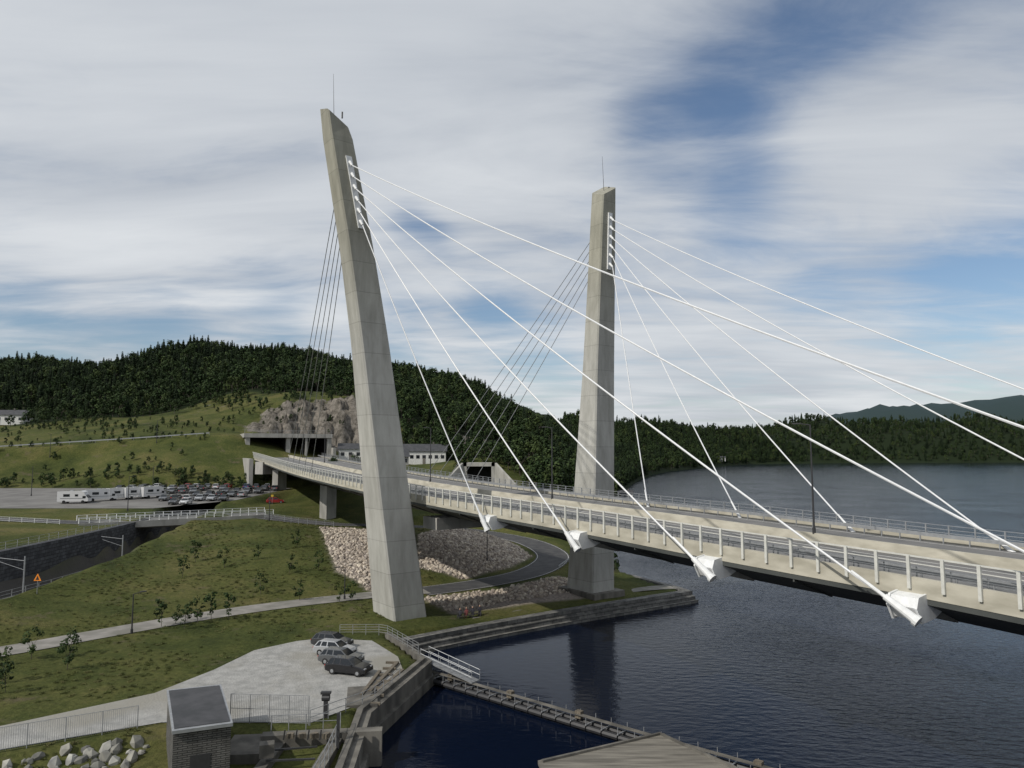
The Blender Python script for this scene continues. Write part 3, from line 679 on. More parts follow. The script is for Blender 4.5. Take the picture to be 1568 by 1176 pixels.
# ------------------------------------------------------------------ boom, weir, platform
bm=empty('floating_boom')
P=resample([Vector(p) for p in [(-8.9,78.4,.35),(10.2,61.8,.35),(22,52,.35)]],1.6); b=MB()
for o_ in(-.5,.5):
    for i in range(len(P)-1):
        d=(P[i+1]-P[i]).normalized(); r=Vector((d.y,-d.x,0)); b.cyl(P[i]+r*o_,P[i+1]+r*o_-d*.12,.26,.26,8,0)
b.obj('pontoon_pipes',[dark],bm)
b=MB()
for i,p in enumerate(P[:-1]):
    d=(P[i+1]-p).normalized(); r=Vector((d.y,-d.x,0)); a_=math.atan2(d.y,d.x)
    b.box((p.x,p.y,.66),(.12,1.6,.08),a_,0)
    for s_ in(-.75,.75): q=p+r*s_; b.box((q.x,q.y,.95),(.05,.05,.6),a_,0)
    if i%5==2: b.box((p.x+.3,p.y,1.0),(.6,.5,.6),a_,1)
b.sweep(P,[(-.25,.70),(-.25,.74),(.25,.74),(.25,.70)],2,closed=True)
b.obj('walkway_frames',[galv,wood,concd],bm)
b=MB()
b.sweep([Vector((-9.2,78.6,2.2)),Vector((-3.6,74.2,1.1))],[(-.6,0),(-.6,.12),(.6,.12),(.6,0)],0)
for t in np.linspace(0,1,6):
    p=Vector((-9.2,78.6,2.2)).lerp(Vector((-3.6,74.2,1.1)),t)
    for s_ in((.38,.46),(-.38,-.46)): b.box((p.x+s_[0],p.y+s_[1],p.z+.6),(.05,.05,1.1),0,0)
for s_ in((.38,.46),(-.38,-.46)):
    for hgt in(.6,1.1): b.tube([Vector((-9.2+s_[0],78.6+s_[1],2.2+hgt)),Vector((-3.6+s_[0],74.2+s_[1],1.1+hgt))],.03,5,0)
b.obj('gangway',[galv])
b=MB()
top=[(2,51.2),(11,56),(14.8,50.2),(20,38),(4,34)]
b.hexa([(*p,-3) for p in top],[(*p,2.75) for p in top],1)
tc_=(10,45)
b.hexa([(tc_[0]+(x-tc_[0])*1.03,tc_[1]+(y-tc_[1])*1.03,2.77) for x,y in top],[(tc_[0]+(x-tc_[0])*1.03,tc_[1]+(y-tc_[1])*1.03,3.0) for x,y in top],0)
b.sweep([Vector((2,51.2,3.0)),Vector((11,56,3.0)),Vector((14.8,50.2,3.0)),Vector((20,38,3.0))],[(.0,.0),(.0,.16),(.22,.16),(.22,0)],1)
b.obj('concrete_pier_platform',[platm,concd])
b=MB()
b.box((-14.5,57.6,1.0),(9,.9,3.2),.12,0); b.box((-13.4,53.5,.4),(.9,8,3.6),0,0); b.box((-17.5,54.5,.4),(.8,6,3.4),0,0); b.box((-15.3,50.5,.2),(5,.9,3.6),0,0)
b.box((-13.2,66,1.9),(2.6,5,1.3),.2,0); b.box((-19.5,56.0,1.7),(3.2,3.8,1.2),.1,0)
b.box((-12.2,71.5,2.5),(.35,9,.3),-.12,1); b.box((-11.6,69.8,2.4),(.35,8,.3),-.2,1); b.box((-13.1,69.5,2.5),(.3,7,.3),-.05,1)
b.box((-15.2,61.2,2.7),(.3,.3,3.2),0,2); b.box((-15.2,61.2,4.3),(.8,.4,.18),0,2)
b.cyl((-15.5,61.2,3.9),(-14.9,61.2,3.9),.26,.26,12,2); b.box((-12.9,55.8,3.3),(.2,.2,2.6),0,2); b.box((-17.3,53.2,3.0),(1.0,.8,.9),.3,0)
b.box((-15.8,55.2,2.3),(3.0,.12,.12),.2,2); b.box((-15.6,53.2,2.3),(3.4,.12,.12),.1,2)
for i in range(4): b.box((-16.6+i*.9,56.4,2.75),(.5,.35,.35),.4*i,1); b.cyl((-17+i*.9,56.0,2.6),(-16.9+i*.9,56.0,3.3),.06,.06,6,2)
for i in range(7): b.box((-11.9-.05*i,64+i*2.0,2.5),(1.3,.25,.22),.2*math.sin(i*2),1)
b.obj('weir_sluice_structure',[concd,wood,dark])
fence('sluice_railing',[(-18.5,57.8,2.6),(-13.2,58.4,2.6),(-12.9,52,2.4),(-12.9,48,2.4)],1.1,1.3,(1,.5),galv)

# ------------------------------------------------------------------ vehicles
paint={}
def paintm(n_,c):
    if n_ not in paint: 
        m,nt,bs=new_mat('car_paint_'+n_); bs.inputs['Base Color'].default_value=(*c,1); bs.inputs['Roughness'].default_value=.25; bs.inputs['Metallic'].default_value=.2
        bs.inputs['Coat Weight'].default_value=.6
        paint[n_]=m
    return paint[n_]
carmesh={}
def carme(cname,c):
    if cname in carmesh: return carmesh[cname]
    b=MB(); prof=[(-2.2,.35),(-2.25,.62),(-2.15,.92),(-1.2,1.02),(1.0,.98),(1.95,.82),(2.2,.66),(2.22,.36),(1.9,.26),(-1.9,.26)]
    secs=[(-.88,.93),(-.80,1.0),(.80,1.0),(.88,.93)]
    vs=[];n_=len(prof)
    for y,s in secs:
        for x,z in prof: vs.append((x*(s if abs(y)>.85 else 1),y,.3+(z-.3)*(s if z>.5 else 1)))
    fs=[]
    for k in range(3):
        for i in range(n_): j=(i+1)%n_; fs.append((k*n_+i,k*n_+j,(k+1)*n_+j,(k+1)*n_+i))
    fs.append(tuple(range(n_))); fs.append(tuple(reversed([3*n_+i for i in range(n_)]))); b.add(vs,fs,0)
    b.hexa([(-2.02,-.78,.96),(1.05,-.78,.96),(1.05,.78,.96),(-2.02,.78,.96)],[(-1.62,-.60,1.44),(.30,-.60,1.44),(.30,.60,1.44),(-1.62,.60,1.44)],1)
    b.hexa([(-1.68,-.62,1.43),(.34,-.62,1.43),(.34,.62,1.43),(-1.68,.62,1.43)],[(-1.5,-.52,1.50),(.2,-.52,1.50),(.2,.52,1.50),(-1.5,.52,1.50)],0)
    for sy in(-1,1):
        for (xa,xb) in((-2.02,-1.62),(-.55,-.55),(1.05,.32),(-1.35,-1.2)):
            b.hexa([(xa-.06,sy*.795,.95),(xa+.06,sy*.795,.95),(xa+.06,sy*.76,.95),(xa-.06,sy*.76,.95)],[(xb-.06,sy*.62,1.45),(xb+.06,sy*.62,1.45),(xb+.06,sy*.58,1.45),(xb-.06,sy*.58,1.45)],0)
        for x in(-1.35,1.4):
            b.cyl((x,sy*.70,.33),(x,sy*.91,.33),.33,.33,14,2); b.cyl((x,sy*.90,.33),(x,sy*.925,.33),.19,.17,8,3)
        b.box((2.08,sy*.62,.70),(.2,.36,.14),0,3); b.box((-2.18,sy*.66,.78),(.12,.28,.18),0,4)
        b.box((.75,sy*.95,1.0),(.18,.16,.12),0,0)
    b.box((2.2,0,.48),(.06,1.1,.16),0,2); b.box((-2.24,0,.6),(.04,.5,.12),0,3)
    me=b.mesh('car_'+cname,[paintm(cname,c),glass,tyre,galv,red]); carmesh[cname]=me; return me
CC={'black':(.012,.012,.014),'silver':(.36,.37,.38),'white':(.6,.6,.6),'grey':(.1,.105,.11),'blue':(.02,.05,.14),'red':(.30,.02,.02),'darkgrey':(.04,.042,.045)}
def car(cn,x,y,z,rot,name='parked_car'):
    o=bpy.data.objects.new(name,carme(cn,CC[cn])); COL.objects.link(o); o.location=(x,y,z); o.rotation_euler=(0,0,rot); return o
for cn,x,y in(('darkgrey',-19.9,82.4),('silver',-18.8,79.2),('grey',-17.4,76.0),('black',-15.9,72.8)): car(cn,x,y,2.41,-.28+random.uniform(-.04,.04))
names=['black','silver','white','grey','blue','darkgrey','white','silver','darkgrey','grey','black','red']
for row,(y0,xs,xe) in enumerate(((171,-79,-74),(179,-88,-70),(188,-104,-67),(197,-106,-66),(205,-110,-66),(210,-108,-68))):
    x=xs
    while x<xe:
        if random.random()<.72: car(random.choice(names),x,y0+random.uniform(-.4,.4),parkz(y0)+.01,1.57+.15+random.uniform(-.05,.05)+(math.pi if random.random()<.5 else 0))
        x+=2.9
car('red',-61.5,190,H(-61.5,190)+.05,.3)
def motorhome(x,y,rot,L=6.8):
    b=MB(); prof=[(-L/2,.45),(-L/2,2.85),(L/2-1.7,2.95),(L/2-1.0,2.7),(L/2-.75,2.05),(L/2-.1,1.25),(L/2,.5)]
    n_=len(prof); vs=[(x_,y_,z_) for y_ in(-1.1,1.1) for x_,z_ in prof]
    fs=[tuple(range(n_)),tuple(reversed(range(n_,2*n_)))]+[(i,(i+1)%n_,n_+(i+1)%n_,n_+i) for i in range(n_)]
    b.add(vs,fs,0)
    for s_ in(-1,1):
        b.box((-L*.2,s_*1.11,1.9),(1.4,.04,.6),0,1); b.box((L*.12,s_*1.11,1.9),(.7,.04,.5),0,1); b.box((L/2-.9,s_*1.11,1.5),(.7,.04,.5),0,1); b.box((0,s_*1.11,1.2),(L*.8,.03,.1),0,4)
        for xx in(-L*.28,L*.33): b.cyl((xx,s_*.85,.38),(xx,s_*1.12,.38),.38,.38,12,2)
    b.hexa([(L/2-.12,-.95,1.28),(L/2-.08,-.95,1.28),(L/2-.08,.95,1.28),(L/2-.12,.95,1.28)],[(L/2-.74,-.9,2.0),(L/2-.70,-.9,2.0),(L/2-.70,.9,2.0),(L/2-.74,.9,2.0)],1)
    b.box((-.6,0,2.98),(.7,.7,.2),0,3)
    o=b.obj('motorhome',[paintm('white',CC['white']),glass,tyre,galv,paintm('grey',CC['grey'])]); o.location=(x,y,parkz(y)+.01); o.rotation_euler=(0,0,rot)
motorhome(-103.5,173,.15); motorhome(-100,178,.6); motorhome(-97,181,.9,6); motorhome(-94,183,.9,6.2); motorhome(-91,185,1.0,6)
# ------------------------------------------------------------------ lamps, signs, masts
def lamp(x,y,z,h,rot,name='street_lamp'):
    b=MB(); b.cyl((0,0,-.4),(0,0,h),.10,.06,8,0); b.cyl((0,0,h-.05),(.9*math.cos(rot),.9*math.sin(rot),h+.1),.045,.04,6,0)
    b.box((1.1*math.cos(rot),1.1*math.sin(rot),h+.1),(.7,.26,.1),rot,0); b.cyl((0,0,0),(0,0,.5),.15,.15,8,0); b.obj(name,[dark],loc=(x,y,z))
def ctrline(t_y):
    i=min(range(len(EP)),key=lambda q:abs(EP[q].y-t_y)); d,r=frame(i); return EP[i]+r*11.5+Vector((0,0,.6))
for yy in(56.2,88,118,150,182,214):
    p=ctrline(yy); lamp(p.x,p.y,p.z,9.2,2.6)
for x,y in((-4.5,133),(-112,158),(-84,160),(-95,193),(-70,214),(-125,190),(-52,157),(-64,224),(-150,236),(-118,241)):
    lamp(x,y,H(x,y),7.5,random.uniform(0,6))
for x,y in((-44,86),(-23.8,105.2)): lamp(x,y,H(x,y),4.5,random.uniform(0,6),'path_lamp')
for x,y in((-64.8,98),(-64.6,122)):
    b=MB(); b.cyl((0,0,-2),(0,0,5),.12,.09,8,0); b.cyl((0,0,4.4),(-3.6,0,4.8),.04,.04,6,0); b.cyl((0,0,3.2),(-3.4,0,4.3),.03,.03,6,0); b.obj('catenary_mast',[galv],loc=(x,y,5))
def sign(x,y,kind):
    b=MB(); z=H(x,y); b.cyl((0,0,0),(0,0,2.4),.04,.04,6,1)
    if kind=='tri': b.hexa([(-.5,-.06,1.7),(.5,-.06,1.7),(.5,-.02,1.7),(-.5,-.02,1.7)],[(-.03,-.06,2.6),(.03,-.06,2.6),(.03,-.02,2.6),(-.03,-.02,2.6)],0); b.hexa([(-.25,-.075,1.82),(.25,-.075,1.82),(.25,-.062,1.82),(-.25,-.062,1.82)],[(-.02,-.075,2.32),(.02,-.075,2.32),(.02,-.062,2.32),(-.02,-.062,2.32)],2)
    else: b.box((0,-.06,2.2),(.6,.05,.45),0,0); b.box((0,-.09,2.2),(.45,.02,.08),0,2)
    b.obj('traffic_sign',[orange if kind=='tri' else yellow,galv,dark],loc=(x,y,z))
sign(-62.3,97,'tri'); sign(-72,166,'y'); sign(-61,186,'y')
# ------------------------------------------------------------------ scatter (geometry nodes)
def protocol(name,objs):
    c=bpy.data.collections.new(name)
    for o in objs: c.objects.link(o)
    return c
def scatter(name,pts,scl,col,tilt=0.08,zrot=True):
    me=bpy.data.meshes.new(name); me.from_pydata([tuple(p) for p in pts],[],[])
    a=me.attributes.new('scl','FLOAT','POINT'); a.data.foreach_set('value',np.array(scl,dtype=np.float32))
    o=bpy.data.objects.new(name,me); COL.objects.link(o)
    ng=bpy.data.node_groups.new(name,'GeometryNodeTree')
    ng.interface.new_socket('Geometry',in_out='INPUT',socket_type='NodeSocketGeometry'); ng.interface.new_socket('Geometry',in_out='OUTPUT',socket_type='NodeSocketGeometry')
    gi=ng.nodes.new('NodeGroupInput');go=ng.nodes.new('NodeGroupOutput'); ip=ng.nodes.new('GeometryNodeInstanceOnPoints')
    ci=ng.nodes.new('GeometryNodeCollectionInfo'); ci.inputs['Collection'].default_value=col; ci.inputs['Separate Children'].default_value=True; ci.inputs['Reset Children'].default_value=True
    rv=ng.nodes.new('FunctionNodeRandomValue'); rv.data_type='FLOAT_VECTOR'
    rv.inputs[0].default_value=(-tilt,-tilt,0); rv.inputs[1].default_value=(tilt,tilt,6.283)
    ri=ng.nodes.new('FunctionNodeRandomValue'); ri.data_type='INT'; ri.inputs[4].default_value=0; ri.inputs[5].default_value=len(col.objects)-1
    na=ng.nodes.new('GeometryNodeInputNamedAttribute'); na.data_type='FLOAT'; na.inputs['Name'].default_value='scl'
    L=ng.links.new
    L(gi.outputs[0],ip.inputs['Points']); L(ci.outputs[0],ip.inputs['Instance']); ip.inputs['Pick Instance'].default_value=True
    L(ri.outputs[2],ip.inputs['Instance Index']); L(rv.outputs[0],ip.inputs['Rotation']); L(na.outputs[0],ip.inputs['Scale']); L(ip.outputs[0],go.inputs[0])
    md=o.modifiers.new('scatter','NODES'); md.node_group=ng; return o
def card(b,c,nrm,size,mat,asp=1.0):
    nrm=Vector(nrm).normalized(); a=nrm.orthogonal().normalized(); a=Matrix.Rotation(random.uniform(0,6.28),3,nrm)@a; bb=nrm.cross(a)
    c=Vector(c); s=size/2
    b.add([c-a*s-bb*s*asp*.6,c+a*s*.9-bb*s*asp,c+a*s*.7+bb*s*asp,c-a*s*.5+bb*s*asp*.9],[(0,1,2,3)],mat)
def conifer(i):
    b=MB(); Ht=random.uniform(9.5,12.5); b.cyl((0,0,-1),(0,0,Ht*.95),.18,.02,5,0)
    L=16; Rm=random.uniform(2.0,2.7)
    for k in range(L):
        f=k/L; z=1.0+(Ht-1.0)*f; r=Rm*(1-f)**.75*random.uniform(.7,1.2)+.12; m_=int(5+5*(1-f)); a0=random.uniform(0,6)
        for j in range(m_):
            a=a0+6.283*j/m_+random.uniform(-.3,.3); rr_=r*random.uniform(.7,1.1); ca,sa=math.cos(a),math.sin(a)
            wd=.3+.4*(1-f); dz=-.28*rr_
            b.add([(0,0,z+.35),(ca*rr_*.6-sa*wd,sa*rr_*.6+ca*wd,z+dz*.3),(ca*rr_,sa*rr_,z+dz),(ca*rr_*.6+sa*wd,sa*rr_*.6-ca*wd,z+dz*.3)],[(0,1,2),(0,2,3)],1)
            b.add([(ca*.2,sa*.2,z+.1),(ca*rr_*.8,sa*rr_*.8,z+dz*.5),(ca*rr_*.85,sa*rr_*.85,z+dz-.4),(ca*.3,sa*.3,z-.6)],[(0,1,2,3)],1)
    return bpy.data.objects.new(f'spruce_{i}',b.mesh(f'spruce_{i}',[bark,fol_con]))
def decid(i,Ht=9,dense=1.0,leaf=.75,mat=None,trunk=.2,per=22):
    b=MB(); b.cyl((0,0,-1),(0,0,Ht*.5),trunk,trunk*.6,6,0)
    for k in range(5):
        a=random.uniform(0,6.28); z0=Ht*random.uniform(.25,.5); p1=(math.cos(a)*Ht*.2,math.sin(a)*Ht*.2,z0+Ht*.25)
        b.cyl((0,0,z0),p1,trunk*.4,trunk*.15,4,0)
    for k in range(int(15*dense)):
        a=random.uniform(0,6.28); rr_=Ht*.26*math.sqrt(random.random()); z=Ht*random.uniform(.25,.92); rr_*=math.sin(min(1,(1.05-z/Ht)*1.8)*1.57)
        c=Vector((math.cos(a)*rr_,math.sin(a)*rr_,z)); R=Ht*random.uniform(.09,.15)
        for j in range(per):
            v=Vector([random.gauss(0,1) for _ in range(3)]).normalized(); p=c+v*R*random.uniform(.6,1.05)
            card(b,p,v+Vector((0,0,.5))+Vector([random.uniform(-.5,.5) for _ in range(3)]),leaf*random.uniform(.6,1.2),1)
    return bpy.data.objects.new(f'birch_{i}',b.mesh(f'birch_{i}',[bark,mat or fol_dec]))
spr=[conifer(i) for i in range(4)]; dec=[decid(i,Ht=random.uniform(8,10.5)) for i in range(4)]
mixc=protocol('tree_models',spr+dec); decc=protocol('broadleaf_models',dec); conc=protocol('spruce_models',spr)
def jitter(x0,x1,y0,y1,s):
    xs=np.arange(x0,x1,s);ys=np.arange(y0,y1,s); a,b_=np.meshgrid(xs,ys); a=a.ravel()+rng.uniform(-.45,.45,a.size)*s; b_=b_.ravel()+rng.uniform(-.45,.45,b_.size)*s; return a,b_
def view(a,b_,m=.1): r_=a/b_; return (r_>-.76-m)&(r_<.76+m)
a,b_=jitter(-520,170,255,640,4.2); k=view(a,b_,.06)&(b_>forestline(a)+2)
k&=~((b_>540)&(a<30)); a,b_=a[k],b_[k]; z=height(a,b_)
rk,_,_,_=zones(a,b_); k=(z>1.0)&((rk<.6)|((a<-110)))
clear=(np.sin(a*.08+1)*np.sin(b_*.06+.5)>.88)&(b_<470)&(b_>340); k&=~clear
k&=~((np.abs(a+223)<14)&(b_<332)); 
thin=(b_<forestline(a)+22)&(a<-62)&(rng.random(a.size)<.45); k&=~thin
a,b_,z=a[k],b_[k],z[k]
con=rng.random(a.size)<np.clip(.2+(b_-330)/420+.3*np.sin(a*.02),.1,.75)
sc_=rng.uniform(.55,1.15,a.size)*np.where(b_<350,.85,1)
scatter('spruce_forest',np.stack([a,b_,z],-1)[con],sc_[con],conc); scatter('birch_forest',np.stack([a,b_,z],-1)[~con],sc_[~con],decc)
a,b_=jitter(60,560,600,1420,7.5); k=view(a,b_,.02)&~((a<110)&(b_<640)); a,b_=a[k],b_[k]; z=height(a,b_); k=z>1.5; 
scatter('lakeside_forest',np.stack([a,b_,z],-1)[k],rng.uniform(.8,1.5,k.sum()),mixc)
a,b_=jitter(380,2000,1400,1950,13); k=view(a,b_,.02); a,b_=a[k],b_[k]; z=height(a,b_); k=z>1.5
scatter('far_shore_forest',np.stack([a,b_,z],-1)[k],rng.uniform(1.0,1.6,k.sum()),mixc)
pts=[];ss=[]
for _ in range(1300):
    x=random.uniform(-330,-60); y=random.uniform(225,335)
    if abs(x/y)>.8: continue
    if -101<x<-54 and y<276: continue
    if math.sin(x*.07+2)*math.sin(y*.09)<-.1 and random.random()<.75: continue
    if abs(x+223)<13 and y<330 and y>290: continue
    pts.append((x,y,H(x,y)));ss.append(random.uniform(.1,.3) if y<300 else random.uniform(.2,.6))
for _ in range(320):
    x=random.uniform(-55,24);y=random.uniform(205,265)
    if (-34<x<-17 and 195<y<240) or (-62<x<-20 and 235<y<268) or (-19<x<3 and y<222): continue
    z=H(x,y)
    if z<1: continue
    pts.append((x,y,z));ss.append(random.uniform(.3,.75) if x<2 else random.uniform(.5,1.0))
for _ in range(90):
    x=random.uniform(12,24);y=random.uniform(128,210);z=H(x,y)
    if z>.5: pts.append((x,y,z));ss.append(random.uniform(.15,.4))
for _ in range(90):
    x=random.uniform(-150,-66);y=random.uniform(213,221);pts.append((x,y,H(x,y)));ss.append(random.uniform(.15,.4))
scatter('hillside_shrubs',pts,ss,decc)
def weed(i):
    b=MB()
    for k in range(40):
        a=random.uniform(0,6.28);r_=random.uniform(0,.6);h=random.uniform(.15,.5)
        x=math.cos(a)*r_;y=math.sin(a)*r_; t=random.uniform(-.2,.2)
        b.add([(x,y,0),(x+.05,y+.03,0),(x+.04+t,y+t*.5,h)],[(0,1,2)],0)
        card(b,(x+t*.5,y,h*.5),(random.uniform(-.5,.5),random.uniform(-.5,.5),.8),.14,0)
    return bpy.data.objects.new(f'weed_{i}',b.mesh(f'weed_{i}',[fol_weed]))
wc=protocol('weed_models',[weed(i) for i in range(4)])
a,b_=jitter(-75,-12,46,160,.9); k=view(a,b_,.05)&(rng.random(a.size)<.8); a,b_=a[k],b_[k]
ok=~inside(a,b_,LOT)
d,_,_=polydist(a,b_,LOT,True); ok&=d>.4
for kk,(P,hw) in ROADP.items():
    d,_,_=polydist(a,b_,[(p.x,p.y) for p in P]); ok&=d>hw+.3
d,_,_=polydist(a,b_,RAILP); ok&=d>5.4
d,_,_=polydist(a,b_,[(p.x,p.y) for p in PR]); ok&=d>2.6
_,_,rp,_=zones(a,b_); ok&=rp<.2
ok&=~inside(a,b_,[(-28,48),(-11,48),(-11,62),(-28,61)])
ok&=(np.sin(a*.35+b_*.2)+np.sin(b_*.31-a*.12)+rng.uniform(-1.6,1.6,a.size))>-.4
a,b_=a[ok],b_[ok]; z=height(a,b_); ok=z>1
scatter('meadow_weeds',np.stack([a,b_,z],-1)[ok],rng.uniform(.25,.7,ok.sum()),wc,.2)
sapc=protocol('sapling_models',[decid(10+i,Ht=3.2,dense=.55,leaf=.22,mat=fol_dec,trunk=.04) for i in range(3)])
pts=[]
for x,y in((-42,89),(-41,90.5),(-38.5,91),(-37.5,92.5),(-35.5,93),(-24,103),(-22.5,104),(-55,74),(-53,72),(-51.5,73),(-49,76),(-46,77.5),(-47,69),(-45,66.5),(-50,66),(-30,104.5),(-57,70),(-43.5,73),(-50,64),(-53,62),(-39,88.5),(-40.3,92),(-46,118),(-42,122),(-35,116),(-50,112),(-52,121),(-38,130),(-31,118),(-36,106)):
    pts.append((x,y,H(x,y)))
scatter('saplings',pts,[random.uniform(.7,1.2) for _ in pts],sapc)
def stone(i,mat):
    import bmesh
    bm_=bmesh.new(); bmesh.ops.create_icosphere(bm_,subdivisions=1,radius=.5)
    for v in bm_.verts: v.co*=random.uniform(.75,1.15); v.co.z*=.7
    me=bpy.data.meshes.new(f'stone_{i}'); bm_.to_mesh(me); bm_.free(); me.materials.append(mat); return bpy.data.objects.new(f'stone_{i}',me)
pinkst=foliage('pink_granite',(.24,.205,.18),(.37,.32,.28),(.50,.45,.40),.8); greyst=foliage('grey_granite',(.12,.12,.115),(.21,.205,.19),(.32,.315,.305),.75)
sc1=protocol('riprap_models',[stone(i,pinkst) for i in range(5)]); sc2=protocol('boulder_models',[stone(i+5,greyst) for i in range(5)])
a,b_=jitter(-42,15,98,172,.52); _,_,rp,_=zones(a,b_); k=rp>.5; 
for kk in('loop_road','footpath'):
    P,hw=ROADP[kk]; d,_,_=polydist(a,b_,[(p.x,p.y) for p in P]); k&=d>hw+.4
d,_,_=polydist(a,b_,[(p.x,p.y) for p in PR]); k&=d>2.2
a,b_=a[k],b_[k]; z=height(a,b_)
scatter('riprap_stones',np.stack([a,b_,z],-1),rng.uniform(.35,.95,a.size),sc1,1.5)
a,b_=jitter(-44,-23,44,57.5,.85); d,_,_=polydist(a,b_,LOT,True); k=(~inside(a,b_,LOT))&(d>1.6)&~inside(a,b_,[(-27.2,48),(-18,48),(-18,61),(-27.2,60)]); a,b_=a[k],b_[k]
z=height(a,b_); scatter('boulders',np.stack([a,b_,z],-1),rng.uniform(.5,1.4,a.size),sc2,1.5)
# ------------------------------------------------------------------ seated people on the quay
def person(x,y,z,rot,cloth):
    J=[(0,0,.45),(0,0,.72),(0,.02,.98),(0,.03,1.12),(0,.05,1.28)]
    R=[.15,.15,.17,.06,.11]; E=[(0,1),(1,2),(2,3),(3,4)]
    def ch(root,pts,rs):
        p=root
        for q,r_ in zip(pts,rs): J.append(q);R.append(r_);E.append((p,len(J)-1));p=len(J)-1
    for s in(-1,1):
        ch(0,[(s*.11,.04,.45),(s*.14,.45,.48),(s*.14,.5,.08),(s*.14,.64,.04)],[.1,.075,.05,.04])
        ch(2,[(s*.19,.02,1.0),(s*.25,.1,.75),(s*.15,.34,.62),(s*.12,.42,.58)],[.06,.045,.035,.03])
    me=bpy.data.meshes.new('person'); me.from_pydata(J,E,[]); me.materials.append(cloth)
    o=bpy.data.objects.new('seated_person',me); COL.objects.link(o); md=o.modifiers.new('skin','SKIN')
    for i,r_ in enumerate(R): me.skin_vertices[0].data[i].radius=(r_,r_)
    me.skin_vertices[0].data[0].use_root=True
    sb=o.modifiers.new('sub','SUBSURF'); sb.levels=1; sb.render_levels=1
    o.location=(x,y,z); o.rotation_euler=(0,0,rot)
    import bmesh
    bm_=bmesh.new(); bmesh.ops.create_uvsphere(bm_,u_segments=10,v_segments=8,radius=.115,matrix=Matrix.Translation((0,.075,1.29))@Matrix.Diagonal((.85,.95,1.15,1)))
    me2=bpy.data.meshes.new('face'); bm_.to_mesh(me2); bm_.free(); me2.materials.append(skin)
    o2=bpy.data.objects.new('face',me2); COL.objects.link(o2); o2.parent=o
try:
    for i,(x,y) in enumerate(((-6.9,99.0),(-6.1,99.7),(-5.3,100.2),(-4.4,101.0))):
        person(x,y,1.64,2.6+.2*i,[clothA,clothB,clothA,clothA][i])
except Exception as ex: print('person',ex)
b=MB(); b.box((-5.6,99.85,2.0),(3.6,.45,.1),.68,0)
for t in(-1.5,0,1.5): b.box((-5.6+t*.77,99.85+t*.63,1.79),(.12,.4,.32),.68,1)
b.obj('quay_bench',[wood,concd])
# ------------------------------------------------------------------ sun, sky
sv=Vector((-.62,-.46,.64)).normalized()
sl=bpy.data.lights.new('sun','SUN'); sl.energy=3.3; sl.angle=math.radians(.8); sl.color=(1,.95,.87)
so=bpy.data.objects.new('sun',sl); COL.objects.link(so); so.rotation_euler=sv.to_track_quat('Z','Y').to_euler()
wd=bpy.data.worlds.new('World'); scene.world=wd; wd.use_nodes=True; nt=wd.node_tree; bg=nt.nodes['Background']
try: wd.cycles.sampling_method='MANUAL'; wd.cycles.sample_map_resolution=512
except Exception: pass
sky=N(nt,'ShaderNodeTexSky',sky_type='NISHITA'); sky.sun_disc=False; sky.sun_elevation=math.asin(sv.z); sky.sun_rotation=math.atan2(sv.x,sv.y); sky.ozone_density=2.2; sky.air_density=1.0; sky.dust_density=.8
tc=N(nt,'ShaderNodeTexCoord'); nrm=N(nt,'ShaderNodeVectorMath',operation='NORMALIZE'); nt.links.new(tc.outputs['Generated'],nrm.inputs[0])
sp=N(nt,'ShaderNodeSeparateXYZ'); nt.links.new(nrm.outputs[0],sp.inputs[0])
def mth(op,a,b_=None,c_=None,clamp=False):
    n_=N(nt,'ShaderNodeMath',operation=op); n_.use_clamp=clamp
    for i,q_ in enumerate((a,b_,c_)):
        if q_ is None: continue
        if isinstance(q_,(int,float)): n_.inputs[i].default_value=q_
        else: nt.links.new(q_,n_.inputs[i])
    return n_.outputs[0]
zc=mth('ADD',mth('MAXIMUM',sp.outputs[2],.0),.10)
cx_=mth('DIVIDE',sp.outputs[0],zc); cy_=mth('DIVIDE',sp.outputs[1],zc)
cb=N(nt,'ShaderNodeCombineXYZ'); nt.links.new(cx_,cb.inputs[0]); nt.links.new(cy_,cb.inputs[1])
def sn(scale,rot,stretch,det=6,rgh=.6,dist=0.0,loc=(0,0,0)):
    mp=N(nt,'ShaderNodeMapping'); mp.inputs['Rotation'].default_value=(0,0,rot); mp.inputs['Scale'].default_value=stretch; mp.inputs['Location'].default_value=loc
    nt.links.new(cb.outputs[0],mp.inputs[0]); n_=N(nt,'ShaderNodeTexNoise'); n_.inputs['Scale'].default_value=scale; n_.inputs['Detail'].default_value=det; n_.inputs['Roughness'].default_value=rgh; n_.inputs['Distortion'].default_value=dist
    nt.links.new(mp.outputs[0],n_.inputs['Vector']); return n_.outputs['Fac']
th=math.atan2(.81,.59)
n1=sn(1.1,th,(.55,1.3,1),7,.58,.6); n2=sn(.55,th,(.7,1.2,1),4,.55,.2,(3.1,1.7,0)); n3=sn(2.6,th+.35,(.55,1.2,1),7,.6,.9,(7,2,0))
cov=mth('ADD',mth('ADD',mth('MULTIPLY',n1,1.1),mth('MULTIPLY',n2,.5)),mth('MULTIPLY',n3,.85))
cov=mth('SUBTRACT',cov,.60)
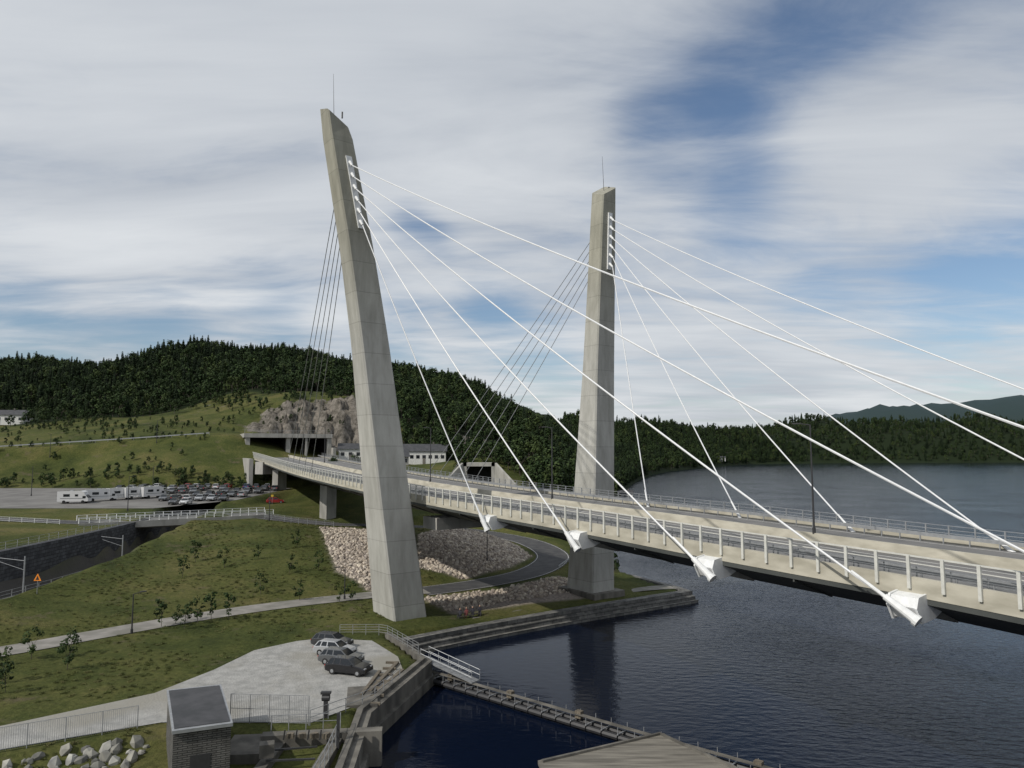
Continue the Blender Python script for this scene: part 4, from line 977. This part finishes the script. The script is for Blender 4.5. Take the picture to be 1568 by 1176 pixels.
spots=[(16.5,26.3,4.0,.42),(10.5,24.3,3.0,.30),(22.9,28.6,3.8,.40),(28.3,31.5,4.5,.38),(19,22.5,3.0,.25),(-8.2,18.0,2.0,.42),(-6.0,16.6,1.6,.28),(17.2,16.8,3.8,.34),(31.4,11.3,4.2,.42),(37,11.0,4.5,.48),(23.1,12.3,3.5,.28),(-26,8.8,3.6,.45),(-34,8.0,4.3,.48),(-18,10.0,3.3,.42),(-1.8,11.0,3.3,.42),(2.4,6.4,3.5,.40),(-9,8,3.5,.35),(33,3.5,4,.15),
 (-20,30,12,-.20),(-28,16,6,-.18),(-3,26,8,-.16),(30,20,6,-.22),(22,6.5,3,-.12)]
for az,el,rd,stg in spots:
    az,el=math.radians(az),math.radians(el); dv=(math.sin(az)*math.cos(el),math.cos(az)*math.cos(el),math.sin(el))
    dn=N(nt,'ShaderNodeVectorMath',operation='DOT_PRODUCT'); nt.links.new(nrm.outputs[0],dn.inputs[0]); dn.inputs[1].default_value=dv
    k_=1/(1-math.cos(math.radians(rd))); e_=mth('EXPONENT',mth('MULTIPLY',mth('SUBTRACT',dn.outputs['Value'],1.0),k_))
    cov=mth('SUBTRACT',cov,mth('MULTIPLY',e_,stg))
mr=N(nt,'ShaderNodeMapRange',interpolation_type='SMOOTHSTEP'); mr.inputs[1].default_value=-.08; mr.inputs[2].default_value=.72; nt.links.new(cov,mr.inputs[0])
cr=N(nt,'ShaderNodeValToRGB'); e=cr.color_ramp.elements; e[0].position=.36; e[0].color=(.44,.48,.54,1); e[1].position=.62; e[1].color=(.74,.765,.79,1)
nt.links.new(mth('ADD',mth('MULTIPLY',n2,.55),mth('MULTIPLY',n1,.45)),cr.inputs[0])
ccol=N(nt,'ShaderNodeVectorMath',operation='SCALE'); nt.links.new(cr.outputs[0],ccol.inputs[0]); ccol.inputs['Scale'].default_value=10
mx=N(nt,'ShaderNodeMixRGB'); nt.links.new(mth('MULTIPLY',mr.outputs[0],.95),mx.inputs[0]); nt.links.new(sky.outputs[0],mx.inputs[1]); nt.links.new(ccol.outputs[0],mx.inputs[2])
nt.links.new(mx.outputs[0],bg.inputs['Color']); bg.inputs['Strength'].default_value=.1
# ------------------------------------------------------------------ camera
cd=bpy.data.cameras.new('camera'); cd.sensor_width=36; cd.lens=36*1108/1568; cd.clip_end=20000; cd.clip_start=.5
co=bpy.data.objects.new('camera',cd); COL.objects.link(co); co.location=(0,0,24); co.rotation_euler=(math.radians(90+5.26),0,0); scene.camera=co
scene.view_settings.view_transform='Standard'; scene.view_settings.look='None'; scene.view_settings.exposure=0
